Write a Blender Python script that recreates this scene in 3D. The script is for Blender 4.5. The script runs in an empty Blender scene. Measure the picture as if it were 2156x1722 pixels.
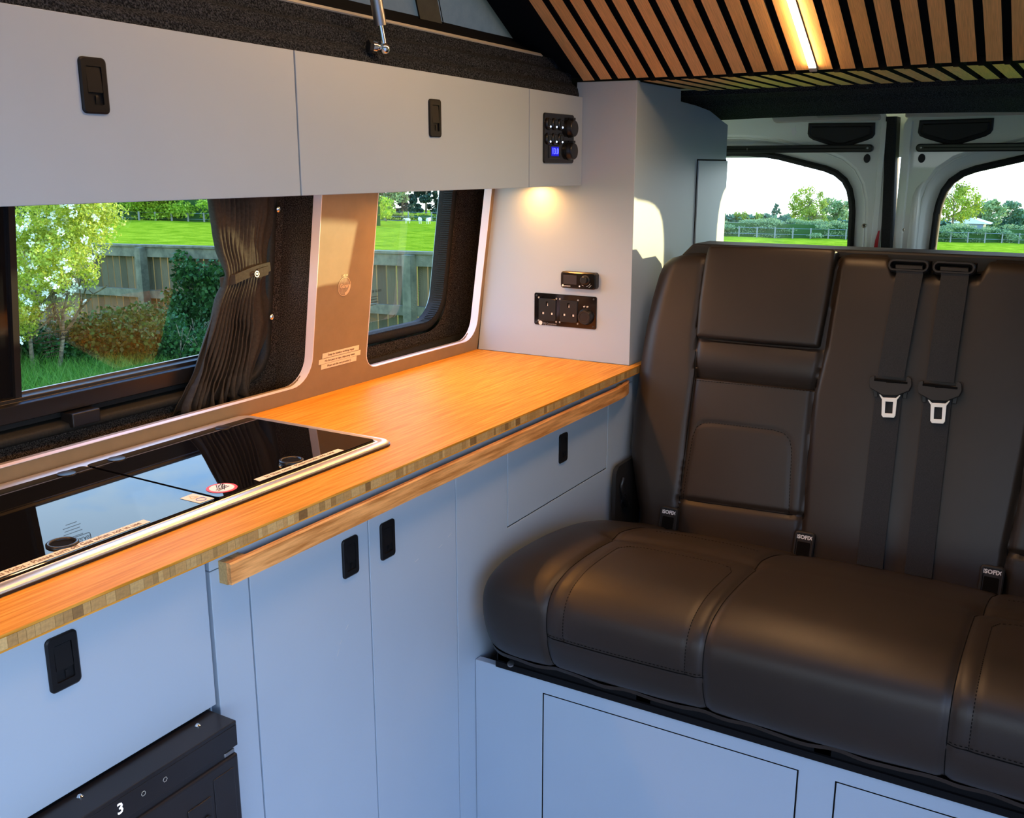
import bpy, bmesh, math, random
import numpy as np
from mathutils import Vector, Matrix
R = math.radians
random.seed(7); np.random.seed(7)
S = bpy.context.scene
COL = S.collection

# ------------------------------------------------------------------ camera
cd = bpy.data.cameras.new('camera'); cam = bpy.data.objects.new('camera', cd); COL.objects.link(cam)
cd.sensor_width = 36; cd.lens = 34.53; cd.clip_start = .02; cd.clip_end = 2000
cam.location = (-1.9599, -1.2545, 1.3269)
cam.rotation_euler = (R(90 - 13.89), 0, R(30.57 - 90))
S.camera = cam

# ------------------------------------------------------------------ exposure
S.view_settings.view_transform = 'Standard'; S.view_settings.look = 'None'
S.view_settings.gamma = 1; S.view_settings.use_curve_mapping = False
S.view_settings.exposure = 0.8
S.cycles.max_bounces = 10; S.cycles.diffuse_bounces = 5; S.cycles.glossy_bounces = 5
S.cycles.transparent_max_bounces = 12; S.cycles.caustics_reflective = False; S.cycles.caustics_refractive = False
S.cycles.sample_clamp_indirect = 4.0

# ------------------------------------------------------------------ sky
W = bpy.data.worlds.new('sky'); S.world = W; W.use_nodes = True
nt = W.node_tree; nt.nodes.clear()
def N(nt, t, **k):
    n = nt.nodes.new(t)
    for a, b in k.items():
        if a.startswith('i_'): n.inputs[a[2:].replace('_', ' ')].default_value = b
        else: setattr(n, a, b)
    return n
tc = N(nt, 'ShaderNodeTexCoord'); sx = N(nt, 'ShaderNodeSeparateXYZ'); nt.links.new(tc.outputs['Generated'], sx.inputs[0])
cr = N(nt, 'ShaderNodeValToRGB'); nt.links.new(sx.outputs['Z'], cr.inputs[0])
e = cr.color_ramp.elements
e[0].position = 0.0; e[0].color = (.93, .97, 1.0, 1)
e[1].position = .75; e[1].color = (.12, .33, .90, 1)
k = cr.color_ramp.elements.new(.10); k.color = (.90, .96, 1.0, 1)
k = cr.color_ramp.elements.new(.30); k.color = (.27, .52, 1.0, 1)
mp = N(nt, 'ShaderNodeMapping'); mp.inputs['Scale'].default_value = (1.0, 1.0, 3.2)
nt.links.new(tc.outputs['Generated'], mp.inputs[0])
nz = N(nt, 'ShaderNodeTexNoise', i_Scale=3.2, i_Detail=7.0, i_Roughness=.6); nt.links.new(mp.outputs[0], nz.inputs[0])
cl = N(nt, 'ShaderNodeValToRGB'); nt.links.new(nz.outputs[0], cl.inputs[0])
cl.color_ramp.elements[0].position = .49; cl.color_ramp.elements[0].color = (0, 0, 0, 1)
cl.color_ramp.elements[1].position = .60; cl.color_ramp.elements[1].color = (.8, .8, .8, 1)
mx = N(nt, 'ShaderNodeMix', data_type='RGBA'); nt.links.new(cl.outputs[0], mx.inputs[0])
nt.links.new(cr.outputs[0], mx.inputs[6]); mx.inputs[7].default_value = (.52, .66, .88, 1)
bgn = N(nt, 'ShaderNodeBackground'); nt.links.new(mx.outputs[2], bgn.inputs[0]); bgn.inputs[1].default_value = 3.4
wo = N(nt, 'ShaderNodeOutputWorld'); nt.links.new(bgn.outputs[0], wo.inputs[0])

# ------------------------------------------------------------------ sun (low, from behind the van on the right)
sd = bpy.data.lights.new('sun', 'SUN'); sd.energy = 4.6; sd.color = (1.0, .78, .40); sd.angle = R(.6)
sun = bpy.data.objects.new('sun', sd); COL.objects.link(sun); sun.location = (8, -5, 6)
sun.rotation_euler = Vector((-1.38, 1.0, -.108)).to_track_quat('-Z', 'Y').to_euler()

# ------------------------------------------------------------------ helpers
def obj(name, me, mat=None, smooth=False, bevel=0, seg=2, kind=None, label=None):
    if isinstance(me, bmesh.types.BMesh):
        b = me; bmesh.ops.recalc_face_normals(b, faces=b.faces)
        me = bpy.data.meshes.new(name); b.to_mesh(me); b.free()
    o = bpy.data.objects.new(name, me); COL.objects.link(o)
    if mat:
        for m in (mat if isinstance(mat, (list, tuple)) else [mat]): me.materials.append(m)
    if smooth:
        me.shade_smooth()
        try: me.set_sharp_from_angle(angle=R(smooth if smooth > 1 else 40))
        except Exception: pass
    if bevel:
        m = o.modifiers.new('bevel', 'BEVEL'); m.width = bevel; m.segments = seg; m.limit_method = 'ANGLE'; m.angle_limit = R(35)
    if kind: o['kind'] = kind
    if label: o['label'] = label
    return o
def tag(o, label, cat, group=None):
    o['label'] = label; o['category'] = cat
    if group: o['group'] = group
    return o
def thing(name, label, cat, loc, group=None):
    o = bpy.data.objects.new(name, None); COL.objects.link(o); o.location = loc; o.empty_display_size = .05
    return tag(o, label, cat, group)
def sub(name, me, mat, par, **k):
    """part or sub-part: geometry is given in world coordinates; the parent chain only translates at the root"""
    o = obj(name, me, mat, **k)
    o.parent = par
    root = par
    while root.parent: root = root.parent
    if par.parent is None: o.matrix_parent_inverse = Matrix.Translation(-Vector(root.location))
    return o
def NB(): return bmesh.new()
def box(b, x0, x1, y0, y1, z0, z1):
    v = [b.verts.new((x, y, z)) for x in (x0, x1) for y in (y0, y1) for z in (z0, z1)]
    for f in ((0, 1, 3, 2), (4, 6, 7, 5), (0, 4, 5, 1), (2, 3, 7, 6), (0, 2, 6, 4), (1, 5, 7, 3)): b.faces.new([v[i] for i in f])
    return b
def bx(*a): return box(NB(), *a)
def prism(b, pts, fa, fb):
    """pts 2-D, fa/fb map (u,v)->3-D for the two ends"""
    A = [b.verts.new(fa(u, v)) for u, v in pts]; B = [b.verts.new(fb(u, v)) for u, v in pts]
    b.faces.new(A); b.faces.new(B[::-1]); n = len(pts)
    for i in range(n): b.faces.new((A[i], B[i], B[(i + 1) % n], A[(i + 1) % n]))
    return b
def loops(b, ls, close=True, cap0=False, cap1=False):
    V = [[b.verts.new(p) for p in l] for l in ls]; n = len(V[0])
    for a, c in zip(V, V[1:]):
        for i in range(n if close else n - 1): b.faces.new((a[i], a[(i + 1) % n], c[(i + 1) % n], c[i]))
    if cap0: b.faces.new(V[0])
    if cap1: b.faces.new(V[-1][::-1])
    return V
def rr(x0, x1, z0, z1, r, n=6):
    if not isinstance(r, (list, tuple)): r = [r] * 4
    o = []
    for (cx, cz, a0, rad) in ((x1 - r[0], z1 - r[0], 0, r[0]), (x0 + r[1], z1 - r[1], 90, r[1]), (x0 + r[2], z0 + r[2], 180, r[2]), (x1 - r[3], z0 + r[3], 270, r[3])):
        for i in range(n + 1):
            a = R(a0 + 90 * i / n); o.append((cx + rad * math.cos(a), cz + rad * math.sin(a)))
    return o
def off2(pts, d):
    n = len(pts); out = []
    ar = sum(pts[i][0] * pts[(i + 1) % n][1] - pts[(i + 1) % n][0] * pts[i][1] for i in range(n)); sg = 1 if ar > 0 else -1
    for i in range(n):
        p, q, r_ = Vector(pts[i - 1]), Vector(pts[i]), Vector(pts[(i + 1) % n])
        t1 = (q - p); t2 = (r_ - q)
        t1 = t1.normalized() if t1.length > 1e-7 else t2.normalized(); t2 = t2.normalized() if t2.length > 1e-7 else t1
        n1 = Vector((t1.y, -t1.x)); n2 = Vector((t2.y, -t2.x)); m = (n1 + n2)
        if m.length < 1e-6: m = n1
        m.normalize(); c = max(.5, m.dot(n1)); q2 = q + m * (d * sg / c); out.append((q2.x, q2.y))
    return out
def tube(b, pts, r, n=8, closed=False, cap=True):
    pts = [Vector(p) for p in pts]; L = []
    rs = r if isinstance(r, (list, tuple)) else [r] * len(pts)
    up = None
    for i, p in enumerate(pts):
        if closed: t = (pts[(i + 1) % len(pts)] - pts[i - 1])
        else: t = pts[min(i + 1, len(pts) - 1)] - pts[max(i - 1, 0)]
        t.normalize()
        if up is None:
            up = Vector((0, 0, 1)) if abs(t.z) < .9 else Vector((1, 0, 0))
        a = t.cross(up).normalized(); up = a.cross(t).normalized()
        L.append([p + (a * math.cos(2 * math.pi * j / n) + up * math.sin(2 * math.pi * j / n)) * rs[i] for j in range(n)])
    if closed: L.append(L[0]); 
    V = loops(b, L, True)
    if not closed and cap:
        b.faces.new(V[0]); b.faces.new(V[-1][::-1])
    return b
def lathe(b, prof, o, ax, n=20):
    """prof [(r, h)] about axis ax through o"""
    o = Vector(o); ax = Vector(ax).normalized(); u = ax.orthogonal().normalized(); w = ax.cross(u)
    V = loops(b, [[o + ax * h + (u * math.cos(2 * math.pi * j / n) + w * math.sin(2 * math.pi * j / n)) * max(r, 1e-5) for j in range(n)] for r, h in prof])
    b.faces.new(V[0]); b.faces.new(V[-1][::-1])
    return b
def plate(outer, holes, f, bmx=None):
    """flat face with holes; f maps (u,v) -> 3-D"""
    b = bmx or NB(); es = []
    for lp in [outer] + holes:
        v = [b.verts.new(f(*p)) for p in lp]
        es += [b.edges.new((v[i], v[(i + 1) % len(v)])) for i in range(len(v))]
    bmesh.ops.triangle_fill(b, edges=es, use_beauty=True, use_dissolve=False)
    return b
def solid(o, t, off=-1):
    m = o.modifiers.new('solid', 'SOLIDIFY'); m.thickness = t; m.offset = off; return o
def rplate(b, pts, f, d0, d1, bev=.0015):
    """rounded raised plate: f(u,v,d)"""
    loops(b, [[f(u, v, d0) for u, v in pts], [f(u, v, d1 - (d1 - d0) * .25 if False else d1 + (-bev if d1 > d0 else bev)) for u, v in pts],
              [f(u, v, d1) for u, v in off2(pts, -bev)]], True, True, True)
    return b
def grid(nu, nv, f):
    V = np.array([f(i / nu, j / nv) for j in range(nv + 1) for i in range(nu + 1)], dtype=np.float32)
    a = np.arange(nu * nv); i = a % nu; j = a // nu; q = j * (nu + 1) + i
    F = np.stack([q, q + 1, q + nu + 2, q + nu + 1], 1)
    return npmesh(V, F)
def npmesh(V, F, name='m'):
    me = bpy.data.meshes.new(name); V = np.asarray(V, np.float32); F = np.asarray(F, np.int32); k = F.shape[1]
    me.vertices.add(len(V)); me.vertices.foreach_set('co', V.ravel())
    me.loops.add(F.size); me.loops.foreach_set('vertex_index', F.ravel())
    me.polygons.add(len(F)); me.polygons.foreach_set('loop_start', np.arange(0, F.size, k, dtype=np.int32))
    me.update(calc_edges=True); me.validate(); return me
def text(name, s, size, origin, ux, uy, mat, par, depth=.0004, align='CENTER', lift=.0006, sx=1.0, bold=0):
    c = bpy.data.curves.new('t', 'FONT'); c.body = s; c.size = size; c.align_x = align; c.align_y = 'CENTER'; c.extrude = depth / 2; c.resolution_u = 2; c.offset = bold
    t = bpy.data.objects.new('t', c); COL.objects.link(t); dg = bpy.context.evaluated_depsgraph_get(); dg.update()
    me = bpy.data.meshes.new_from_object(t.evaluated_get(dg)); bpy.data.objects.remove(t)
    ux = Vector(ux).normalized(); uy = Vector(uy).normalized(); uz = ux.cross(uy)
    M = Matrix(((ux.x * sx, uy.x, uz.x, 0), (ux.y * sx, uy.y, uz.y, 0), (ux.z * sx, uy.z, uz.z, 0), (0, 0, 0, 1)))
    me.transform(Matrix.Translation(Vector(origin) + uz * lift) @ M); me.materials.clear()
    return sub(name, me, mat, par) if par else obj(name, me, mat)

# ------------------------------------------------------------------ materials
MATS = {}
def mat(name, col=(.5, .5, .5), rough=.5, metal=0, spec=.5, emit=None, es=0, coat=0):
    m = bpy.data.materials.new(name); m.use_nodes = True; p = m.node_tree.nodes['Principled BSDF']
    p.inputs['Base Color'].default_value = (*col, 1); p.inputs['Roughness'].default_value = rough; p.inputs['Metallic'].default_value = metal
    p.inputs['Specular IOR Level'].default_value = spec; p.inputs['Coat Weight'].default_value = coat
    if emit: p.inputs['Emission Color'].default_value = (*emit, 1); p.inputs['Emission Strength'].default_value = es
    MATS[name] = m; return m
def noisy(m, c1, c2, scale=(1, 1, 1), ns=5, detail=6, bump=0, bs=None, pos=(.35, .65), coord='Object', rough=None, bdist=.001):
    nt = m.node_tree; p = nt.nodes['Principled BSDF']; L = nt.links.new
    tc = N(nt, 'ShaderNodeTexCoord'); mp = N(nt, 'ShaderNodeMapping'); mp.inputs['Scale'].default_value = scale; L(tc.outputs[coord], mp.inputs[0])
    n = N(nt, 'ShaderNodeTexNoise', i_Scale=ns, i_Detail=detail, i_Roughness=.6); L(mp.outputs[0], n.inputs[0])
    r = N(nt, 'ShaderNodeValToRGB'); L(n.outputs[0], r.inputs[0]); r.color_ramp.elements[0].position = pos[0]; r.color_ramp.elements[1].position = pos[1]
    r.color_ramp.elements[0].color = (*c1, 1); r.color_ramp.elements[1].color = (*c2, 1); L(r.outputs[0], p.inputs['Base Color'])
    if bump:
        b = N(nt, 'ShaderNodeBump', i_Strength=bump, i_Distance=bdist)
        if bs:
            n2 = N(nt, 'ShaderNodeTexNoise', i_Scale=bs, i_Detail=3.0); L(tc.outputs[coord], n2.inputs[0]); L(n2.outputs[0], b.inputs['Height'])
        else: L(n.outputs[0], b.inputs['Height'])
        L(b.outputs[0], p.inputs['Normal'])
    return m, r
paint = mat('furniture_paint', (.37, .47, .53), .42, spec=.4); noisy(paint, (.37, .455, .55), (.39, .475, .565), ns=3, detail=3, bump=.05, bs=500, bdist=.0004)
paint_edge = mat('furniture_edge', (.55, .58, .60), .5)
wallp = mat('window_board', (.46, .38, .29), .45, spec=.4); noisy(wallp, (.225, .172, .105), (.25, .19, .118), ns=30, detail=4, bump=.06, bs=600, bdist=.0004)
edging = mat('edging_daylight_tint', (.86, .80, .88), .45)  # paler and cooler than the board, carries daylight on the cut edges
bam = mat('bamboo_top', (.6, .33, .13), .48, spec=.08); noisy(bam, (.52, .215, .018), (.74, .36, .060), (2.2, 60, 60), 3.5, 8, .05, None, (.38, .62))
bamr = mat('bamboo_rail', (.5, .28, .11), .35); noisy(bamr, (.46, .17, .035), (.95, .46, .15), (2.5, 40, 40), 3.2, 8, .05, None, (.36, .6))
blockm = mat('bamboo_end_grain', (.4, .26, .1), .55)
def slat_faces(o, n):
    for p in o.data.polygons: p.material_index = 0 if p.normal.dot(Vector(n)) > .9 else 1
def per_object(m, cols, noise=None):
    nt = m.node_tree; p = nt.nodes['Principled BSDF']; oi = N(nt, 'ShaderNodeObjectInfo'); r = N(nt, 'ShaderNodeValToRGB')
    while len(r.color_ramp.elements) < len(cols): r.color_ramp.elements.new(.5)
    for i, c in enumerate(cols): r.color_ramp.elements[i].position = i / (len(cols) - 1); r.color_ramp.elements[i].color = (*c, 1)
    nt.links.new(oi.outputs['Random'], r.inputs[0])
    if noise:
        tc = N(nt, 'ShaderNodeTexCoord'); mp = N(nt, 'ShaderNodeMapping'); mp.inputs['Scale'].default_value = noise[0]
        nt.links.new(tc.outputs['Object'], mp.inputs[0]); n = N(nt, 'ShaderNodeTexNoise', i_Scale=noise[1], i_Detail=6.0); nt.links.new(mp.outputs[0], n.inputs[0])
        rr_ = N(nt, 'ShaderNodeMapRange'); nt.links.new(n.outputs[0], rr_.inputs[0]); rr_.inputs[1].default_value = .3; rr_.inputs[2].default_value = .7; rr_.inputs[3].default_value = noise[2]; rr_.inputs[4].default_value = 1.15
        x = N(nt, 'ShaderNodeVectorMath', operation='SCALE'); nt.links.new(r.outputs[0], x.inputs[0]); nt.links.new(rr_.outputs[0], x.inputs['Scale'])
        nt.links.new(x.outputs[0], p.inputs['Base Color'])
    else: nt.links.new(r.outputs[0], p.inputs['Base Color'])
per_object(blockm, [(.19, .10, .03), (.46, .27, .09), (.55, .35, .13), (.38, .22, .07), (.62, .42, .17), (.30, .17, .05)], ((1, 1, 1), 300, .8))
oak = mat('oak_slat', (.42, .25, .11), .5, spec=.35); per_object(oak, [(.72, .42, .15), (.82, .49, .19), (.76, .45, .17), (.84, .51, .21)], ((5, 190, 5), 5, .74))
felt = mat('black_felt', (.008, .008, .009), .95, spec=.1)
blk = mat('black_plastic', (.010, .010, .011), .32, spec=.45)
hblk = mat('latch_plastic', (.007, .007, .008), .42, spec=.22)
blkm = mat('black_plastic_matt', (.014, .014, .015), .6, spec=.4)
blkg = mat('black_gloss', (.006, .006, .007), .08, spec=.5)
blkmet = mat('black_metal', (.012, .011, .012), .3, spec=.5); noisy(blkmet, (.010, .009, .010), (.016, .014, .015), ns=8, bump=.04, bs=700, bdist=.0004)
lea = mat('leatherette', (.026, .018, .012), .43, spec=.36); noisy(lea, (.018, .0125, .009), (.0225, .0155, .0115), ns=6, detail=4, bump=.22, bs=900, bdist=.0005)
leadark = mat('seam_thread', (.004, .004, .004), .9, spec=.1)
web = mat('seat_belt_webbing', (.016, .018, .022), .75, spec=.3); noisy(web, (.012, .014, .018), (.022, .024, .028), (120, 600, 200), 2, 3, .3, None, bdist=.0004)
chrome = mat('chrome', (.8, .8, .8), .14, 1.0)
steel = mat('brushed_steel', (.80, .77, .75), .38, .85)
alu = mat('aluminium', (.42, .42, .42), .38, 1.0)
tong = mat('belt_tongue_metal', (.82, .82, .80), .35, .3)
white = mat('white_print', (.80, .80, .80), .6)
sticker = mat('label_paper', (.72, .66, .50), .55)
ink = mat('label_ink', (.16, .10, .05), .7)
redm = mat('red_print', (.75, .03, .03), .5)
yel = mat('yellow_print', (.75, .42, .06), .5)
bluep = mat('blue_print', (.10, .13, .40), .5)
inkb = mat('etched_black', (.01, .012, .01), .6)
gold = mat('badge_transfer', (.72, .56, .38), .3, .2)
van = mat('van_paint', (.80, .84, .79), .28, spec=.5, coat=.4)
cream = mat('bare_trim', (.52, .50, .44), .5)
rub = mat('rubber_seal', (.012, .013, .013), .7, spec=.3); noisy(rub, (.010, .011, .011), (.018, .019, .018), ns=300, bump=.3, bs=250, bdist=.001)
red = mat('red_reflector', (.45, .01, .02), .3)
brass = mat('zinc_screw', (.55, .50, .35), .3, 1.0)
carpet = mat('charcoal_carpet', (.03, .03, .032), .95, spec=.1); noisy(carpet, (.006, .0075, .011), (.062, .072, .092), ns=420, detail=3, bump=1.0, bs=380, pos=(.42, .66), bdist=.004)
carpetb = mat('window_carpet', (.04, .035, .03), .95, spec=.1); noisy(carpetb, (.012, .010, .009), (.13, .11, .095), ns=520, detail=3, bump=1.0, bs=450, pos=(.42, .66), bdist=.003)
cur = mat('curtain_cloth', (.02, .018, .017), .8, spec=.2); noisy(cur, (.030, .027, .024), (.045, .041, .036), ns=200, bump=.15, bs=900, bdist=.0005)
led = mat('led_diffuser', (1, .8, .5), .5, emit=(1.0, .58, .27), es=90)
blue_led = mat('blue_led', (.2, .4, 1), .4, emit=(.45, .65, 1.0), es=5)
blue_digit = mat('blue_digits', (.02, .02, 1), .4, emit=(.05, .06, 1.0), es=2.5)
blue_back = mat('blue_screen', (0, 0, .3), .3, emit=(.0, .0, .55), es=.5)
white_digit = mat('white_digits', (.8, .8, 1), .4, emit=(.75, .85, 1.0), es=1.6)
screen = mat('dark_screen', (.035, .032, .038), .2)
slot = mat('socket_shutter', (.75, .68, .62), .5)
floorm = mat('floor_vinyl', (.16, .15, .14), .5); noisy(floorm, (.36, .33, .30), (.44, .41, .37), ns=12)
def canvas_mat():
    m = mat('roof_canvas', (.30, .33, .33), .9, spec=.1); noisy(m, (.085, .095, .09), (.14, .15, .14), ns=26, detail=8, bump=.3, bs=600, pos=(.3, .7), bdist=.0006)
    nt = m.node_tree; p = nt.nodes['Principled BSDF']; o = nt.nodes['Material Output']
    t = N(nt, 'ShaderNodeBsdfTranslucent'); t.inputs[0].default_value = (.12, .125, .105, 1); mxs = N(nt, 'ShaderNodeMixShader'); mxs.inputs[0].default_value = .35
    nt.links.new(p.outputs[0], mxs.inputs[1]); nt.links.new(t.outputs[0], mxs.inputs[2]); nt.links.new(mxs.outputs[0], o.inputs[0]); return m
canvas = canvas_mat()
def glass_mat(name, tint, refl=1.0):
    m = bpy.data.materials.new(name); m.use_nodes = True; nt = m.node_tree; nt.nodes.clear()
    t = N(nt, 'ShaderNodeBsdfTransparent'); t.inputs[0].default_value = (*tint, 1); g = N(nt, 'ShaderNodeBsdfGlossy'); g.inputs['Roughness'].default_value = 0.0
    g.inputs[0].default_value = (refl, refl, refl, 1)
    f = N(nt, 'ShaderNodeFresnel'); f.inputs[0].default_value = 1.5; x = N(nt, 'ShaderNodeMixShader'); o = N(nt, 'ShaderNodeOutputMaterial')
    nt.links.new(f.outputs[0], x.inputs[0]); nt.links.new(t.outputs[0], x.inputs[1]); nt.links.new(g.outputs[0], x.inputs[2]); nt.links.new(x.outputs[0], o.inputs[0]); return m
glass = glass_mat('tinted_glass', (.80, .86, .80)); glass_rear = glass_mat('rear_glass', (.90, .96, .93))
def leaf_mat(name, cols, trans=.35, rough=.55):
    m = bpy.data.materials.new(name); m.use_nodes = True; nt = m.node_tree; p = nt.nodes['Principled BSDF']; o = nt.nodes['Material Output']; L = nt.links.new
    g = N(nt, 'ShaderNodeNewGeometry'); r = N(nt, 'ShaderNodeValToRGB'); L(g.outputs['Random Per Island'], r.inputs[0])
    while len(r.color_ramp.elements) < len(cols): r.color_ramp.elements.new(.5)
    for i, c in enumerate(cols): r.color_ramp.elements[i].position = i / (len(cols) - 1); r.color_ramp.elements[i].color = (*c, 1)
    L(r.outputs[0], p.inputs['Base Color']); p.inputs['Roughness'].default_value = rough; p.inputs['Specular IOR Level'].default_value = .25
    t = N(nt, 'ShaderNodeBsdfTranslucent'); L(r.outputs[0], t.inputs[0]); x = N(nt, 'ShaderNodeMixShader'); x.inputs[0].default_value = trans
    L(p.outputs[0], x.inputs[1]); L(t.outputs[0], x.inputs[2]); L(x.outputs[0], o.inputs[0]); return m
lf_haw = leaf_mat('hawthorn_leaf', [(.22, .30, .02), (.42, .50, .04), (.62, .66, .09), (.34, .42, .04), (.75, .76, .20)], .45)
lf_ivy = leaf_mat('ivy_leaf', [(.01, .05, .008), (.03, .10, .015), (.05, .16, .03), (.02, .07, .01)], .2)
lf_hedge = leaf_mat('hedge_leaf', [(.18, .34, .02), (.34, .50, .03), (.55, .66, .07)], .45)
lf_far = leaf_mat('far_leaf', [(.05, .14, .07), (.09, .20, .10), (.16, .27, .15)])
lf_tree = leaf_mat('young_tree_leaf', [(.16, .25, .02), (.28, .36, .03), (.38, .42, .05)])
lf_pine = leaf_mat('conifer_leaf', [(.02, .05, .03), (.035, .08, .045), (.06, .11, .06)], .15)
lf_dull = leaf_mat('dull_leaf', [(.14, .24, .09), (.22, .33, .13), (.32, .42, .17)])
grassb = leaf_mat('grass_blade', [(.05, .17, .015), (.09, .26, .025), (.14, .34, .04), (.20, .36, .07)], .4)
petal = mat('may_blossom', (.85, .88, .78), .6)
bark = mat('bark', (.16, .12, .07), .9); noisy(bark, (.08, .06, .035), (.30, .24, .14), (1, 1, 4), 12, 6, .6, None, bdist=.01)
grass = mat('pasture_grass', (.1, .25, .03), .95, spec=.0)
noisy(grass, (.13, .22, .006), (.31, .385, .02), (1, 1, 1), 1.3, 10, .6, 9, (.35, .65), bdist=.2)
fencem = mat('weathered_board', (.12, .11, .08), .85, spec=.2); per_object(fencem, [(.06, .06, .03), (.17, .14, .075), (.085, .09, .045), (.24, .185, .10), (.12, .11, .06)], ((3, 3, .4), 25, .6))
fencer = mat('weathered_rail', (.11, .115, .09), .85, spec=.2); noisy(fencer, (.10, .105, .065), (.20, .195, .12), (1, 1, 1), 9)
postm = mat('field_post', (.22, .23, .19), .8)
wool = mat('sheep_wool', (.72, .70, .62), .9)
roofm = mat('shed_roof', (.60, .60, .60), .6); shedm = mat('shed_wall', (.16, .19, .24), .8)
lampm = mat('spot_lens', (1, .8, .5), .5, emit=(1.0, .62, .28), es=6)

# ================================================================== THE VAN SHELL
def struct(name, me, m, **k): return obj(name, me, m, kind='structure', **k)
KL = -.137                                  # the side wall leans in by this much per metre of height
def wall(off): return lambda x, z: Vector((x, KL * (z - .9) + off, z))
# --- furniture window board with its two cut-outs
holeL = rr(-1.95, -.589, .927, 1.325, [.05, .05, .045, .052], 8)
holeR = rr(-.429, -.013, .926, 1.325, [.05, .05, .034, .048], 8)
b = plate([(-2.9, .86), (0.0, .86), (0.0, 1.36), (-2.9, 1.36)], [holeL, holeR], wall(0))
wl = struct('wall_left', b, wallp); solid(wl, .0165, 1)
# edge lipping inside the cut-outs, daylight on it put into the pale colour
for h in (holeL, holeR):
    hi = off2(h, -.0014)
    b = NB(); loops(b, [[wall(-.0006)(*p) for p in hi], [wall(.019)(*p) for p in hi], [wall(.019)(*p) for p in off2(h, .0022)], [wall(.0172)(*p) for p in off2(h, .0022)], [wall(.0172)(*p) for p in off2(h, -.0003)], [wall(-.0006)(*p) for p in off2(h, -.0003)], [wall(-.0006)(*p) for p in hi]])
    sub('edging_strip', b, edging, wl, smooth=50)
# --- carpeted inner skin, outer skin
gL = rr(-1.90, -.648, .984, 1.34, .05, 6); gR = rr(-.50, -.040, .972, 1.35, [.05, .05, .05, .062], 8)
b = plate([(-2.9, .82), (.14, .82), (.14, 1.44), (-2.9, 1.44)], [rr(-1.93, -.622, .934, 1.37, .05, 6), rr(-.53, -.012, .945, 1.38, [.05, .05, .05, .07], 8)], wall(.095))
wc = struct('wall_left_carpet', b, carpetb)
b = NB(); box(b, -2.9, .14, -.0, .12, .895, .902)
for x in (-.5725, .137, -2.9): prism(b, [(.01, .9), (.115, .9), (.06, 1.43), (-.055, 1.43)], lambda y, z, x=x: (x - .012, y + .002, z), lambda y, z, x=x: (x, y + .002, z))
sub('carpet_reveal', b, carpetb, wc)
b = plate([(-3.6, -.3), (.93, -.3), (.93, 1.50), (-3.6, 1.50)], [off2(gL, .012), off2(gR, .019)], wall(.128)); ws = struct('wall_left_skin', b, van); solid(ws, .012, 1)
b = NB()
def wallseal(b, lp, o0, o1, w):
    loops(b, [[wall(o1)(*p) for p in lp], [wall(o0 + .003)(*p) for p in off2(lp, .002)], [wall(o0)(*p) for p in off2(lp, w * .35)], [wall(o0)(*p) for p in off2(lp, w * .8)], [wall(o0 + .004)(*p) for p in off2(lp, w)], [wall(o1)(*p) for p in off2(lp, w)]])
# --- left (sliding) window
w1 = obj('window_1', grid(1, 1, lambda u, v: wall(.124)(-1.91 + 1.28 * u, .975 + .375 * v)), glass, kind='structure')
def profile_x(name, prof, x0, x1, m, par, **k):
    b = NB(); prism(b, prof, lambda y, z: (x0, KL * (z - .9) + y, z), lambda y, z: (x1, KL * (z - .9) + y, z)); return sub(name, b, m, par, **k)
profile_x('lower_frame', [(.122, 1.000), (.116, 1.000), (.114, .996), (.106, .994), (.104, .988), (.098, .985), (.096, .960), (.104, .957), (.122, .957)], -1.93, -.64, blk, w1, bevel=.0008)
profile_x('frame_channel', [(.124, .957), (.116, .957), (.110, .948), (.124, .944)], -1.93, -.64, bamr if False else blkm, w1)
b = NB(); wallseal(b, rr(-1.93, -.627, .944, 1.37, .05, 6), .084, .125, .017); sub('ribbed_trim', b, rub, w1, smooth=60)
sub('window_catch', bx(-1.045, -.995, .070, .100, .935, .957), blk, w1, bevel=.002)
profile_x('dark_sliding_pane', [(.112, .99), (.116, .99), (.116, 1.33), (.112, 1.33)], -1.90, -1.117, blkg, w1)
profile_x('pane_edge', [(.106, .985), (.116, .985), (.116, 1.33), (.106, 1.33)], -1.118, -1.108, blk, w1)
n_up = Vector((0, KL, 1)).normalized()
text('etched_mark', 'CAMPER GLASS', .0088, wall(.1232)(-1.045, 1.075), (1, 0, 0), n_up, inkb, w1, lift=0)
b = NB(); b2 = rr(-1.074, -1.016, 1.0690, 1.0810, .003, 2)
loops(b, [[wall(.1232)(*p) for p in off2(b2, .001)], [wall(.1232)(*p) for p in b2]])
for dz, w_ in ((.0085, .017), (-.0085, .017), (-.015, .017), (-.020, .014), (-.025, .016), (-.030, .010)):
    c = wall(.1232)(-1.045, 1.075 + dz); box(b, c.x - w_, c.x + w_, c.y - .0001, c.y + .0001, c.z - .0004, c.z + .0004)
sub('etched_lines', b, inkb, w1)
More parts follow.
